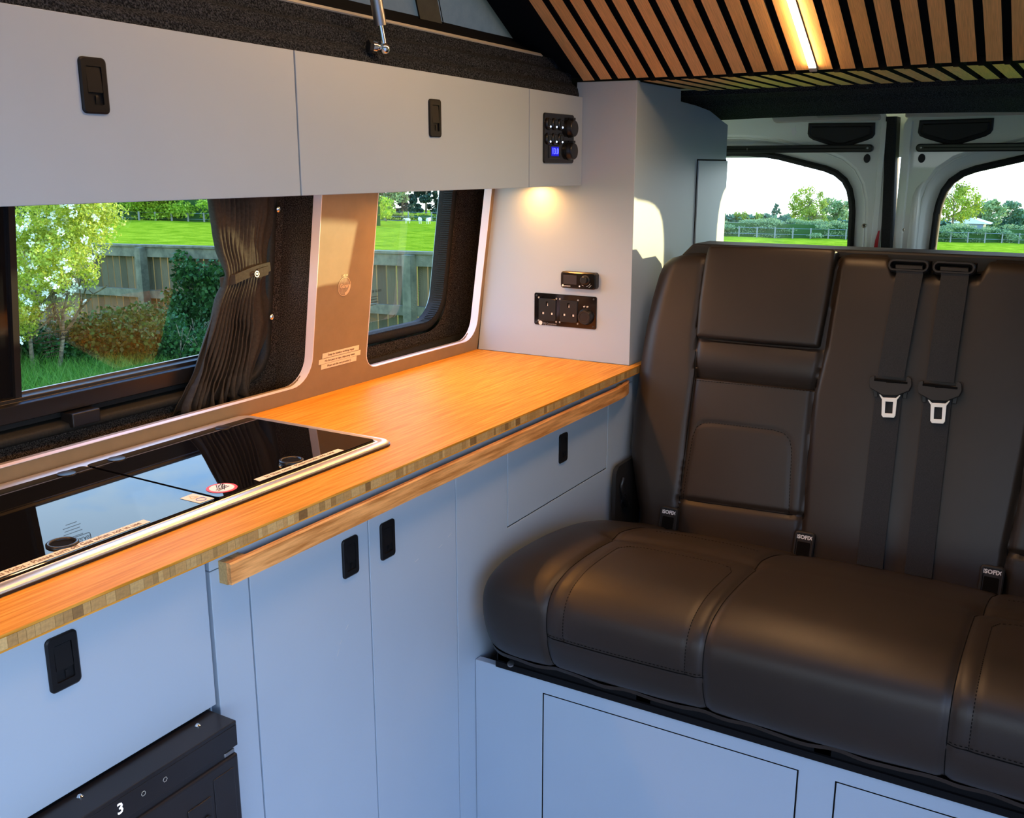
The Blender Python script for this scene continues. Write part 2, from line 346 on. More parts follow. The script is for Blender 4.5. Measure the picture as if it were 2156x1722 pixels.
# --- right window
w2 = obj('window_2', grid(1, 1, lambda u, v: wall(.124)(-.55 + .56 * u, .935 + .43 * v)), glass, kind='structure')
b = NB(); wallseal(b, gR, .088, .126, .022); sub('ribbed_trim', b, rub, w2, smooth=60)
b = NB()
lp = off2(gR, .001)
for i in range(len(lp)):                                   # ribs along the rubber
    p, q = Vector(lp[i]), Vector(lp[(i + 1) % len(lp)]); L_ = (q - p).length; k = max(1, int(L_ / .005))
    for j in range(k):
        c = p + (q - p) * ((j + .5) / k)
        if c.y > 1.3: continue
        v = wall(.1)(c.x, c.y); t = (q - p).normalized() * .0011
        prism(b, [(-.012, 0), (.012, 0), (.012, 1), (-.012, 1)], lambda a, w_, v=v, t=t: (v.x + t.x * (w_ * 2 - 1), v.y + a, v.z + t.y * (w_ * 2 - 1)), lambda a, w_, v=v, t=t, n_=Vector((-t.y, t.x)).normalized() * .0016: (v.x + t.x * (w_ * 2 - 1) + n_.x, v.y + a, v.z + t.y * (w_ * 2 - 1) + n_.y))
sub('seal_ribs', b, rub, w2, kind='stuff')
b = NB(); tube(b, [wall(.075)(x, .915 + .010 * math.sin(x * 2.0)) for x in [-.5 + .04 * i for i in range(16)]], .011, 8); sub('trim_roll', b, rub, w2, smooth=1)
text('etched_mark', 'CAMPER GLASS', .0085, wall(.1232)(-.262, 1.06), (1, 0, 0), n_up, inkb, w2, lift=0)
b = NB()
for dz, w_ in ((-.012, .020), (-.018, .016), (-.024, .02), (-.030, .014)):
    c = wall(.1232)(-.262, 1.06 + dz); box(b, c.x - w_, c.x + w_, c.y - .0001, c.y + .0001, c.z - .0006, c.z + .0006)
sub('etched_lines', b, inkb, w2)

# --- floor, right wall with the open sliding door, front
struct('floor', bx(-3.6, .93, -1.66, .25, -.02, 0), floorm)
b = plate([(-3.6, 0), (.93, 0), (.93, 1.5), (-3.6, 1.5)], [[(-3.0, .04), (-1.15, .04), (-1.15, 1.47), (-3.0, 1.47)], rr(.28, .76, 1.02, 1.37, .05, 5)], lambda x, z: Vector((x, -1.62 + .10 * max(0, z - .9), z)))
o = struct('wall_right', b, paint); solid(o, .03, 1)
b = plate([(-1.62, 0), (.2, 0), (.2, 1.5), (-1.62, 1.5)], [rr(-1.5, .05, .85, 1.42, .08, 4)], lambda y, z: Vector((-3.6, y, z))); o = struct('wall_front', b, carpet); solid(o, .03)
w3 = obj('window_3', grid(1, 1, lambda u, v: Vector((-3.61, -1.52 + 1.59 * u, .84 + .6 * v))), glass_rear, kind='structure')

w4 = obj('fill_light_window', grid(1, 1, lambda u, v: Vector((.26 + .52 * u, -1.645 + .10 * (.10 + .38 * v), 1.0 + .38 * v))), glass, kind='structure')  # unseen side window, added to light the wardrobe side and rear doors
# --- slatted ceiling: raised bed board that slopes up from the hinge, and the flat part behind it
SL = math.atan(.5497); sdx, sdz = math.cos(SL), math.sin(SL)
def sl(s, y, d):                # s metres up the slope, d metres above the slat face
    return Vector((-s * sdx + d * sdz, y, 1.5 + s * sdz + d * sdx))
b = NB(); prism(b, [(-.150, .011), (-1.58, .011), (-1.58, .040), (-.150, .040)], lambda y, d: sl(.008, y, d), lambda y, d: sl(2.35, y, d))
ce = struct('ceiling', b, felt)
proto = None
for k in range(32):
    y0 = -.274 - .0408 * k
    if k == 11: y1 = y0 - .0265
    y1 = y0 - .0265
    s0 = .004 + .002 * math.sin(k * 7.1)
    b = NB(); prism(b, [(y0, 0), (y1, 0), (y1, .011), (y0, .011)], lambda y, d: sl(s0, y, d), lambda y, d: sl(2.33, y, d))
    slat_faces(sub('slat', b, [oak, felt], ce), (-sdz, 0, -sdx))
b = NB(); prism(b, [(-.7497, -.004), (-.7632, -.004), (-.7632, .010), (-.7497, .010)], lambda y, d: sl(.016, y, d), lambda y, d: sl(2.2, y, d)); sub('led_channel', b, alu, ce)
b = NB(); prism(b, [(-.7505, -.0062), (-.7624, -.0062), (-.7624, -.0035), (-.7505, -.0035)], lambda y, d: sl(.020, y, d), lambda y, d: sl(2.2, y, d)); sub('led_strip', b, led, ce, label='glowing warm white strip between the slats')
b = NB(); prism(b, [(-.7497, -.0066), (-.7632, -.0066), (-.7632, .010), (-.7497, .010)], lambda y, d: sl(.008, y, d), lambda y, d: sl(.0195, y, d)); sub('led_end_cap', b, cream, ce)
cf = struct('ceiling_rear', bx(.004, .40, -1.58, -.165, 1.509, 1.53), felt)
sub('light_leak_block', bx(.010, .035, -1.58, -.165, 1.512, 1.60), felt, cf)  # added block, keeps light from above out of the ceiling kink
for k in range(3, 31):
    y0 = -.282 - .0408 * k
    slat_faces(sub('slat', bx(.012, .338, y0 - .0265, y0, 1.498, 1.5095), [oak, felt], cf), (0, 0, -1))
b = NB()
for k in range(3, 31): box(b, .001, .009, -.274 - .0408 * k + .003, -.274 - .0408 * k + .0125, 1.4965, 1.512)
sub('hinge_clips', b, felt, cf)
# --- carpet header over the rear doors
prof = [(.340, 1.500), (.352, 1.488), (.40, 1.487), (.44, 1.476), (.47, 1.462), (.52, 1.447), (.565, 1.436), (.592, 1.4315), (.600, 1.436), (.600, 1.50)]
def hdr(u, v):
    t = u * (len(prof) - 1); i = min(int(t), len(prof) - 2); f = t - i; x = prof[i][0] * (1 - f) + prof[i + 1][0] * f; z = prof[i][1] * (1 - f) + prof[i + 1][1] * f
    y = -.10 - 1.44 * v; arch = .016 * (1 - ((y + .765) / .66) ** 2); return (x, y, z + arch * min(1, max(0, (x - .34) / .2)))
o = struct('trim_1', grid(36, 40, hdr), carpet, smooth=1)
# --- side roof edge above the upper cabinet, with carpet steps, strip and black gutter
cp = [(-.262, 1.44), (-.264, 1.474), (-.2615, 1.486), (-.253, 1.493), (-.2475, 1.4965), (-.2465, 1.508), (-.243, 1.5175), (-.235, 1.5215), (-.2295, 1.5245), (-.228, 1.535), (-.2255, 1.5455), (-.215, 1.549)]
def ce_(u, v):
    t = v * (len(cp) - 1); i = min(int(t), len(cp) - 2); f = t - i; y = cp[i][0] * (1 - f) + cp[i + 1][0] * f; z = cp[i][1] * (1 - f) + cp[i + 1][1] * f
    x = -3.0 + 2.998 * u; w_ = .0012 * math.sin(x * 9 + v * 5) + .0008 * math.sin(x * 23); return (x, y + w_, z - .0135 * x * 0 + (-x) * .0098 + w_)
tr = struct('trim_2', grid(150, 33, ce_), carpet, smooth=1)
def ex(name, prof, x0, x1, m, par, rise=.0098, **k):
    b = NB(); prism(b, prof, lambda y, z: (x0, y, z - x0 * rise), lambda y, z: (x1, y, z - x1 * rise)); return sub(name, b, m, par, **k)
ex('metal_strip', [(-.2285, 1.5452), (-.2225, 1.5502), (-.2205, 1.5480), (-.2265, 1.5435)], -3.0, -.098, bamr if False else cream, tr)
ex('gutter', [(-.223, 1.5490), (-.205, 1.553), (-.190, 1.562), (-.172, 1.579), (-.160, 1.579), (-.160, 1.545), (-.215, 1.543)], -3.0, -.0, felt, tr)
struct('roof_side_left', bx(-3.6, .93, -.165, .13, 1.50, 1.53), felt)
struct('roof_side_right', bx(-3.6, .93, -1.70, -1.56, 1.50, 1.53), felt)
struct('roof_front', bx(-3.6, -2.4, -1.6, -.165, 1.50, 1.53), felt)
struct('roof_rear', bx(.34, .93, -1.62, .13, 1.515, 1.54), van)
# --- canvas sides of the raised roof
def cv(u, v):
    x = -2.5 + 2.42 * u; z0 = 1.575 - x * .0098; z1 = 1.545 - x * .5497; z = z0 + (max(z1, z0) - z0) * v
    return (x, -.172 - .055 * (z - z0) + .0012 * math.sin(x * 11 + z * 4) * min(1, (z - z0) * 8) + .0006 * math.sin(z * 30 + x * 20), z)
cl_ = struct('wall_canvas_left', grid(90, 24, cv), canvas, smooth=1)
b = NB()
def seam(dx0, dx1, y):
    P = []
    for i in range(7):
        t = i / 6; z = 1.578 + .5 * t; P.append((z, t))
    loops(b, [[(dx0 - .22 * t, y - .03 * t, z) for z, t in P], [(dx1 - .22 * t, y - .03 * t, z) for z, t in P]], False)
seam(-.455, -.385, -.1765); o = sub('fabric_band', b, canvas, cl_); solid(o, .0015)
b = NB()
for x_ in (-.457, -.384): tube(b, [(x_ - .22 * t, -.1785 - .03 * t, 1.578 + .5 * t) for t in [i / 6 for i in range(7)]], .0009, 5)
sub('band_stitching', b, leadark, cl_)
struct('wall_canvas_right', grid(20, 4, lambda u, v: (-2.5 + 2.42 * u, -1.575, 1.52 + (1.512 + (2.5 - 2.42 * u) * .5497 - 1.52) * v)), canvas)
struct('wall_canvas_front', grid(4, 4, lambda u, v: (-2.42, -.17 - 1.41 * u, 1.52 + 1.32 * v)), canvas)

# --- rear doors
XD = .84
def dpt(d=0): return lambda y, z: Vector((XD + d, y, z))
wl_pts = [(-.659, 1.00), (-.659, 1.119), (-.6565, 1.205), (-.653, 1.232), (-.645, 1.262), (-.631, 1.285), (-.608, 1.303), (-.580, 1.314), (-.515, 1.330), (-.45, 1.346), (-.407, 1.353), (-.36, 1.357), (-.311, 1.358), (-.20, 1.352), (-.13, 1.33), (-.10, 1.28), (-.09, 1.00), (-.13, .96), (-.62, .96)]
CY = -.7645
for n_, mir in (('door_1', False), ('door_2', True)):
    Q = [(2 * CY - y - .012, z) for y, z in wl_pts][::-1] if mir else list(wl_pts)
    y_in, y_out = (-.782, -1.64) if mir else (-.748, .13)
    # panel
    seal_o = off2(Q, .013)
    ring = [seal_o, off2(Q, .032), off2(Q, .040), off2(Q, .044), off2(Q, .049), off2(Q, .055)]
    dep = [.036, .030, .012, .010, .003, .000]
    b = NB(); loops(b, [[dpt(d)(*p) for p in r_] for r_, d in zip(ring, dep)])
    outer = [(y_in, .2), (y_in, 1.43), (y_in - (.02 if mir else -.02), 1.475), (y_out, 1.475), (y_out, .2)]
    plate(outer, [ring[-1]], dpt(0), b)
    d = struct(n_, b, van, smooth=50)
    b = NB(); loops(b, [[dpt(.060)(*p) for p in off2(Q, .016)], [dpt(.030)(*p) for p in off2(Q, .0145)], [dpt(.022)(*p) for p in off2(Q, .008)], [dpt(.030)(*p) for p in off2(Q, -.002)], [dpt(.052)(*p) for p in off2(Q, -.003)], [dpt(.060)(*p) for p in Q]])
    sub('window_seal', b, rub, d, smooth=50)
    g = NB(); plate(off2(Q, .006), [], dpt(.054), g); sub('window_glass', g, glass_rear, d)
    b = NB(); r1 = off2(Q, .046); tube(b, [dpt(.006)(*p) for p in r1], .0035, 8, True); sub('pressed_ridge', b, van, d, smooth=1)
    if mir:
        b = NB(); tube(b, [dpt(.004)(-.829, z) for z in [1.05 + .02 * i for i in range(11)]] + [dpt(.004)(-.833, 1.268), dpt(.006)(-.845, 1.29), dpt(.010)(-.865, 1.31)], [.013] * 9 + [.012, .0105, .008, .006, .003], 10); sub('pressed_ridge', b, van, d, smooth=1)
    sg = (lambda y: 2 * CY - y - .001) if mir else (lambda y: y)
    # closing edge of the door
    b = NB(); loops(b, [[dpt(q)(sg(-.700 if False else -.7245) + (0), z) for z in (.2, 1.44)] for q in (0,)] + [[dpt(-.006)(sg(-.728), z) for z in (.2, 1.44)], [dpt(-.006)(sg(-.740), z) for z in (.2, 1.44)], [dpt(.05)(sg(-.748), z) for z in (.2, 1.44)]], False); sub('door_return', b, van, d, smooth=1)
    # black blind track
    ye = sg(-.10); yi = sg(-.712)
    b = NB(); P = rr(min(ye, yi), max(ye, yi), 1.3625, 1.3825, .0099, 6); rplate(b, P, lambda y, z, q: Vector((XD - q, y, z)), -.002, .016, .003)
    o = sub('blind_track', b, blk, d)
    b = NB(); box(b, XD - .0175, XD - .0155, min(ye, yi) + .02, max(ye, yi) - .02, 1.3715, 1.3735)
    sub('track_groove', b, felt, o)
    b = NB(); lathe(b, [(.0025, 0), (.0028, .001), (.0015, .002), (0, .0022)], (XD - .016, sg(-.699), 1.373), (-1, 0, 0), 10); lathe(b, [(.002, 0), (.0023, .001), (0, .0015)], (XD - .016, sg(-.375), 1.3725), (-1, 0, 0), 10); sub('track_screw', b, alu, o)
    b = NB(); P = [(sg(-.697) + .0085 * math.cos(a), 1.3465 + .0115 * math.sin(a)) for a in [2 * math.pi * i / 20 for i in range(20)]]; rplate(b, P, lambda y, z, q: Vector((XD - q, y, z)), -.001, .004, .001); sub('grommet', b, blkm, d)
    # pentagonal brake light cover
    P = [(-.537, 1.440), (-.7105, 1.438), (-.712, 1.408), (-.7065, 1.399), (-.690, 1.392), (-.664, 1.384), (-.640, 1.377), (-.625, 1.3755), (-.610, 1.3775), (-.58, 1.387), (-.552, 1.396), (-.541, 1.403), (-.5365, 1.412)]
    P = [(sg(y) , z + (.003 if mir else 0)) for y, z in P]
    if mir: P = P[::-1]
    b = NB(); loops(b, [[dpt(.002)(*p) for p in P], [dpt(-.004)(*p) for p in P], [dpt(-.0065)(*p) for p in off2(P, -.004)], [dpt(-.005)(*p) for p in off2(P, -.009)], [dpt(-.009)(*p) for p in off2(P, -.012)]], True, True, True)
    sub('brake_light_cover', b, blkm, d, smooth=30)
    b = NB(); zc = 1.1705 if not mir else 1.163; yc = -.7035 if not mir else -.802
    lathe(b, [(.0058, 0), (.0058, .0015), (.0045, .0025), (.0035, .002)], (XD, yc, zc), (-1, 0, 0), 14); o = sub('screw', b, brass, d, smooth=30)
    b = NB(); lathe(b, [(.0024, .002), (.0024, .0042), (0, .0044)], (XD, yc, zc), (-1, 0, 0), 6); sub('screw_socket', b, blkm, o)
    if not mir:
        b = NB(); prism(b, [(-.731, 1.06), (-.7425, 1.06), (-.7465, 1.160), (-.7425, 1.158), (-.7375, 1.135)], lambda y, z: (XD - .0085, y, z), lambda y, z: (XD - .0055, y, z)); sub('red_reflector', b, red, d)
b = NB(); prism(b, [(XD - .002, -.7515), (XD - .007, -.755), (XD - .007, -.775), (XD - .002, -.779), (XD + .05, -.779), (XD + .05, -.7515)], lambda x, y: (x, y - .006, 1.0), lambda x, y: (x, y + .0155, 1.452)); struct('door_gap_seal', b, rub)
b = NB(); box(b, XD + .06, XD + .07, -1.56, .1, .0, .96); box(b, XD + .06, XD + .07, -1.56, .1, 1.35, 1.5); struct('rear_door_skin', b, van)
b = NB(); box(b, .80, .86, -1.60, -.04, 1.468, 1.52); struct('rear_frame', b, van)
# bare latch plates hanging below the carpet edge
def latch(y0, y1, z0, z1, name, tabs):
    t = NB(); P = rr(min(y0, y1), max(y0, y1), z0, z1, .006, 4); rplate(t, P, lambda y, z, q: Vector((.752 - q, y, z)), 0, .012, .004)
    o = sub(name, t, cream, rf, smooth=30); return o
rf = bpy.data.objects['rear_frame']
latch(-.479, -.740, 1.4395, 1.4545, 'latch_plate', 0)
t = NB(); P = [(-.462, 1.455), (-.580, 1.458), (-.588, 1.452), (-.74, 1.452), (-.74, 1.443), (-.478, 1.438), (-.471, 1.441)]; rplate(t, P, lambda y, z, q: Vector((.745 - q, y, z)), 0, .010, .003); sub('catch_plate', t, cream, rf, smooth=30)
t = NB(); P = rr(-.870, -.600, 1.4555, 1.4675, .0055, 5); rplate(t, P, lambda y, z, q: Vector((.72 - q, y, z)), 0, .022, .004); sub('lock_bar', t, cream, rf, smooth=30)
t = NB(); P = rr(-1.40, -.80, 1.4445, 1.4625, .004, 3); rplate(t, P, lambda y, z, q: Vector((.745 - q, y, z)), 0, .01, .003); sub('catch_plate', t, cream, rf, smooth=30)
t = NB(); P = [(-.494, 1.412), (-.488, 1.428), (-.495, 1.427), (-.502, 1.434), (-.503, 1.421), (-.507, 1.416), (-.498, 1.406)]; rplate(t, P, lambda y, z, q: Vector((XD - q, y, z)), 0, .0006, .0002); sub('torn_sticker', t, white, bpy.data.objects['door_1'])

# ================================================================== FURNITURE
def latch_handle(par, x, z, yf, w=.0345, h=.058):
    """push-button furniture latch on a face at y=yf looking towards -Y, centred at x, z"""
    f = lambda u, v, d: Vector((x + u, yf - d, z + v))
    P = rr(-w / 2, w / 2, -h / 2, h / 2, .0055, 5)
    I = rr(-w / 2 + .0075, w / 2 - .0075, -h / 2 + .0095, h / 2 - .0095, .0015, 3)
    b = NB()
    O2 = off2(P, -.0018)
    loops(b, [[f(u, v, -.001) for u, v in P], [f(u, v, .0018) for u, v in P], [f(u, v, .0030) for u, v in O2]])
    plate(O2, [I], lambda u, v: f(u, v, .0030), b)
    loops(b, [[f(u, v, .0030) for u, v in I], [f(u, v, .0004) for u, v in I]], True, False, True)
    # hinged button (upper 2/3) and the finger pit under it
    bmesh.ops.remove_doubles(b, verts=b.verts, dist=1e-5)
    x0, x1 = -w / 2 + .0082, w / 2 - .0082
    prism(b, [(h / 2 - .0105, .0018), (-h * .12, .0030), (-h * .12, .0005), (h / 2 - .0105, .0005)], lambda v, d: f(x0, v, d), lambda v, d: f(x1, v, d))
    prism(b, [(-h * .17, .0014), (-h * .20, .0020), (-h * .33, .0010), (-h * .33, .0005), (-h * .17, .0005)], lambda v, d: f(.0005, v, d), lambda v, d: f(.0035, v, d))
    o = sub('handle', b, hblk, par, smooth=30, label='black push latch handle'); return o

# --- base cabinet under the right half of the worktop
YF = -.401
kc = thing('kitchen_cabinet', 'blue grey base cabinet with two tall doors, standing beside the bench seat', 'cabinet', (-.55, -.30, 0))
def front(name, x0, x1, z0, z1, par, th=.015, m=paint, yf=YF, **k): return sub(name, bx(x0, x1, yf, yf + th, z0, z1), m, par, bevel=.0009, **k)
sub('carcass', bx(-1.216, .0, YF + .0165, -.03, .03, .880), felt, kc)
sub('side_panel', bx(-1.2165, -1.2015, YF + .0155, -.02, .03, .8815), paint, kc)
front('top_rail', -1.2145, .012, .8635, .8818, kc); front('stile', -1.2145, -1.1555, .03, .8625, kc)
d1 = front('door', -1.1530, -.9225, .05, .8625, kc); latch_handle(d1, -.9635, .7935, YF)
d2 = front('door', -.9200, -.6970, .05, .8625, kc); latch_handle(d2, -.8785, .7905, YF)
b = NB(); prism(b, [(-.6945, .03), (.012, .03), (.012, .8625), (-.1130, .8625), (-.1130, .6945), (-.5315, .6945), (-.5315, .8625), (-.6945, .8625)], lambda x, z: (x, YF, z), lambda x, z: (x, YF + .015, z)); sub('fixed_panel', b, paint, kc, bevel=.0007)
b = NB(); box(b, -.5317, -.5291, YF + .002, YF + .004, .6945, .8625); box(b, -.5317, -.113, YF + .002, YF + .004, .6943, .6969); sub('panel_gap', b, leadark, kc)
d3 = front('flap_door', -.5293, -.1152, .6967, .8625, kc); latch_handle(d3, -.3195, .7925, YF, .0345, .0585)
for (x, z, w_, r_, par) in ((-.806, .731, .011, 8, d2), (-.742, .732, .011, 12, d2), (-.715, .742, .011, 20, d2), (-.997, .660, .010, 62, d1), (-.991, .673, .007, 50, d1), (-.976, .690, .008, 42, d1)):
    c, s_ = math.cos(R(r_)) * w_ / 2, math.sin(R(r_)) * w_ / 2; b = NB(); prism(b, [(x - c, z - s_), (x + c, z + s_), (x + c - .0004, z + s_ + .0008), (x - c - .0004, z - s_ + .0008)], lambda x, z: (x, YF - .0002, z), lambda x, z: (x, YF + .0005, z)); sub('scratch', b, paint_edge, par)

# --- drawer unit above the refrigerator
fc = thing('drawer_cabinet', 'blue grey drawer front above the black refrigerator at the far left', 'cabinet', (-1.75, -.30, .69))
sub('carcass', bx(-2.30, -1.2230, YF + .0175, -.02, .694, .880), felt, fc)
dr = front('drawer', -2.30, -1.2205, .6930, .8815, fc); latch_handle(dr, -1.4115, .8395, YF, .0355, .0595)
sub('side_panel', bx(-2.3165, -2.3015, YF, -.02, .03, .8818), paint, fc)

# --- worktop in laminated bamboo
wt = thing('bamboo_worktop', 'long orange bamboo worktop with laminated edge, running under the windows', 'worktop', (-1.0, -.2, .882))
b = NB(); prism(b, [(-2.32, -.4135), (-2.32, .0), (-.0, .0), (-.0, -.3965), (.12, -.3965), (.12, -.4135)], lambda x, y: (x, y, .8965), lambda x, y: (x, y, .9000)); sub('top_layer', b, bam, wt, bevel=.0006)
b = NB(); prism(b, [(-2.32, -.4135), (-2.32, .0), (0, .0), (0, -.3965), (.12, -.3965), (.12, -.4135)], lambda x, y: (x, y, .8822), lambda x, y: (x, y, .8842)); sub('bottom_layer', b, bam, wt)
sub('core', bx(-2.32, .0, -.40, .0, .8842, .8965), bam, wt)
x = -2.32; rng = random.Random(3); cache = {}
while x < .115:
    w_ = rng.choice([.006, .007, .009, .0105, .012, .016, .018])
    if w_ not in cache: cache[w_] = None
    y = -.4132 - rng.random() * .0004
    if cache[w_] is None:
        b = bx(0, w_ - .0003, 0, .014, 0, .0122); bmesh.ops.recalc_face_normals(b, faces=b.faces); me = bpy.data.meshes.new('core_block'); b.to_mesh(me); b.free(); me.materials.append(blockm); cache[w_] = me
    o = bpy.data.objects.new('core_block', cache[w_]); COL.objects.link(o); o.parent = wt; o.matrix_parent_inverse = Matrix.Translation(-Vector(wt.location)); o.location = (x, y, .8843); x += w_

# --- bamboo hanging rail in front of the cabinet
hr = thing('hanging_rail', 'laminated bamboo hanging rail with end block, fixed across the cabinet doors', 'rail', (-.62, -.41, .846))
path = [(-1.2015, -.4187), (-.16, -.4187), (-.11, -.4183), (-.075, -.4165), (-.05, -.4130), (-.034, -.4090), (-.026, -.4055)]
b = NB(); L_ = []
for i, (x, y) in enumerate(path):
    t = Vector(path[min(i + 1, len(path) - 1)]) - Vector(path[max(0, i - 1)]); t.normalize(); n_ = Vector((-t.y, t.x)) * .0035
    L_.append([(x - n_.x, y - n_.y, .8462), (x - n_.x, y - n_.y, .8715), (x - n_.x * .4, y - n_.y * .4, .8735), (x + n_.x, y + n_.y, .8735), (x + n_.x, y + n_.y, .8462)])
loops(b, L_, True, True, True); sub('rail_face', b, bamr, hr)
rng = random.Random(5)
for i in range(6):
    x0 = -1.2008 + i * .0052; sub('end_block_lamella', bx(x0, x0 + .0050, -.4150, -.4012, .8445, .8722 + rng.random() * .0004), blockm, hr)
for i in range(4):
    x0 = -.075 + i * .010; sub('end_block_lamella', bx(x0, x0 + .0097, -.4080, -.4012, .8470, .872), blockm, hr)

# --- upper cabinet
uc = thing('upper_cabinet', 'pale blue grey overhead locker with two flap doors, mounted above the windows', 'cabinet', (-.9, -.15, 1.285))
zt = lambda x: 1.4690 - .0138 * x
def ufront(name, x0, x1, z0=1.2860, **k):
    b = NB(); prism(b, [(x0, z0), (x1, z0), (x1, zt(x1)), (x0, zt(x0))], lambda x, z: (x, -.2720, z), lambda x, z: (x, -.2570, z)); return sub(name, b, paint, uc, bevel=.0008, **k)
sub('carcass', bx(-2.6, -.006, -.2555, -.09, 1.308, 1.462), felt, uc)
sub('bottom_board', bx(-2.6, -.004, -.2560, -.055, 1.2960, 1.3075), paint, uc)
u1 = ufront('flap_door', -2.0, -.8857); latch_handle(u1, -1.2105, 1.4135, -.272, .0350, .0600)
u2 = ufront('flap_door', -.8830, -.2312); latch_handle(u2, -.5515, 1.4045, -.272, .0350, .0610)
ufront('fixed_panel', -.2288, -.0005); ufront('flap_door', -2.6, -2.0026)
b = NB(); prism(b, [(-2.6, 1.45), (-.0005, 1.45), (-.0005, zt(0) - .001), (-2.6, zt(-2.6) - .001)], lambda x, z: (x, -.2565, z), lambda x, z: (x, -.245, z)); sub('top_rail', b, felt, uc)

# --- downlights recessed below the upper cabinet
def downlight(x, y, label, power):
    t = thing('downlight', label, 'light', (x, y, 1.2958), 'round spot lights under the overhead locker')
    b = NB(); lathe(b, [(.030, 0), (.031, -.002), (.028, -.004), (.022, -.0042), (.021, -.002)], (x, y, 1.2958), (0, 0, 1), 24); sub('bezel', b, alu, t, smooth=30)
    b = NB(); lathe(b, [(.0205, -.0022), (.019, -.0030), (0, -.0032)], (x, y, 1.2958), (0, 0, 1), 24); sub('lens', b, lampm, t)
    l = bpy.data.lights.new('spot', 'AREA'); l.shape = 'DISK'; l.size = .035; l.energy = power; l.color = (1.0, .41, .09); l.spread = R(160)
    o = bpy.data.objects.new('lamp', l); COL.objects.link(o); o.parent = t; o.location = (0, 0, -.0060)
us = thing('under_cabinet_strip', 'warm light strip along the underside of the overhead locker', 'light', (-1.0, -.19, 1.2958))
sub('strip_profile', bx(-1.95, -.14, -.196, -.184, 1.2928, 1.2958), alu, us); sub('strip_diffuser', bx(-1.94, -.15, -.1945, -.1855, 1.2918, 1.2929), lampm, us)
l = bpy.data.lights.new('strip', 'AREA'); l.shape = 'RECTANGLE'; l.size = 1.78; l.size_y = .01; l.energy = 1.9; l.color = (1.0, .41, .09)
o = bpy.data.objects.new('lamp', l); COL.objects.link(o); o.parent = us; o.location = (-.045, 0, -.0048)
downlight(-.036, -.172, 'warm spot light under the overhead locker, nearest the wardrobe', .26)
downlight(-.34, -.172, 'added warm spot light under the overhead locker, above the small side window', .75)  # extra spot, added to wash the wardrobe face with warm light
downlight(-.80, -.172, 'warm spot light under the middle of the overhead locker', .3)
downlight(-1.55, -.172, 'warm spot light under the overhead locker, over the glass lids', .3)

# --- wardrobe at the end of the worktop
wd = thing('wardrobe', 'tall blue grey wardrobe between the worktop and the rear doors', 'wardrobe', (.30, -.15, 0))
b = NB(); prism(b, [(-.3965, .9002), (-.3965, 1.4985), (-.2575, 1.5), (-.2560, 1.462), (-.09, 1.462), (-.05, 1.30), (-.002, .9002)], lambda y, z: (0, y, z), lambda y, z: (.016, y, z)); sub('front_panel', b, paint, wd, bevel=.0012)
b = NB(); prism(b, [(.0165, .03), (.0165, 1.497), (.2585, 1.497), (.2600, 1.4705), (.36, 1.4665), (.457, 1.459), (.500, 1.450), (.545, 1.440), (.598, 1.4300), (.601, .03)], lambda x, z: (x, -.3920, z), lambda x, z: (x, -.3770, z)); sub('side_panel', b, paint, wd, bevel=.0008)
sub('back_panel', bx(.586, .600, -.3765, .02, .03, 1.425), paint, wd)
sub('hatch_door', bx(.3845, .5990, -.3962, -.3925, .80, 1.3400), paint, wd, bevel=.0006)
b = NB(); box(b, .3815, .3845, -.3930, -.3919, .80, 1.3430); box(b, .3815, .5990, -.3930, -.3919, 1.3402, 1.3432); sub('hatch_gap', b, leadark, wd)

# --- refrigerator
rf_ = thing('refrigerator', 'black compact refrigerator with digital display, under the drawer front', 'refrigerator', (-1.72, -.28, .05))
YR = -.4420
sub('body', bx(-2.22, -1.238, YR + .052, -.03, .05, .684), blkmet, rf_)
b = NB(); box(b, -2.25, -1.2285, YR, -.385, .6835, .6885); box(b, -2.25, -1.2285, YR, YR + .003, .6560, .6835); box(b, -1.2300, -1.2285, YR, -.385, .6560, .6835); sub('top_bezel', b, blkmet, rf_, bevel=.0015)
sub('control_strip', bx(-2.22, -1.2420, YR + .0032, YR + .012, .618, .6560 + .02), blkmet, rf_)
dd = sub('door', bx(-2.23, -1.2290, YR - .0005, YR + .045, .06, .6465), blkmet, rf_, bevel=.0035, seg=3)
sub('hinge_bracket', bx(-1.2480, -1.2320, YR + .002, YR + .035, .6475, .6530), alu, rf_, bevel=.001)
b = NB(); box(b, -1.31, -1.275, YR - .0022, YR, .20, .615); sub('handle_recess', b, blkmet, dd, bevel=.001)
b = NB(); box(b, -1.2700, -1.2380, YR - .0015, YR, .20, .6320); sub('edge_trim', b, blkmet, dd, bevel=.001)
b = NB(); lathe(b, [(.006, 0), (.006, .0025), (.0045, .0035), (0, .0035)], (-1.285, YR - .002, .5895), (0, -1, 0), 20); sub('lock_button', b, blk, dd, smooth=30)
for (x, y) in ((-1.2600, -.4120), (-1.4165, -.4100), (-1.60, -.411)):
    b = NB(); lathe(b, [(.0036, 0), (.0036, .0008), (.002, .0022), (0, .0024)], (x, y, .6885), (0, 0, 1), 14); sub('screw', b, chrome, rf_, smooth=30)
text('display_digit', '3', .0175, (-1.3935, YR, .6715), (1, 0, 0), (0, 0, 1), white_digit, rf_, lift=.0002, bold=.0001)
for x in (-1.3640, -1.3350):
    b = NB(); tube(b, [(x + .0028 * math.cos(a), YR - .0003, .6720 + .0028 * math.sin(a)) for a in [math.pi / 3 * i for i in range(6)]], .0003, 5, True); sub('touch_icon', b, cream, rf_)

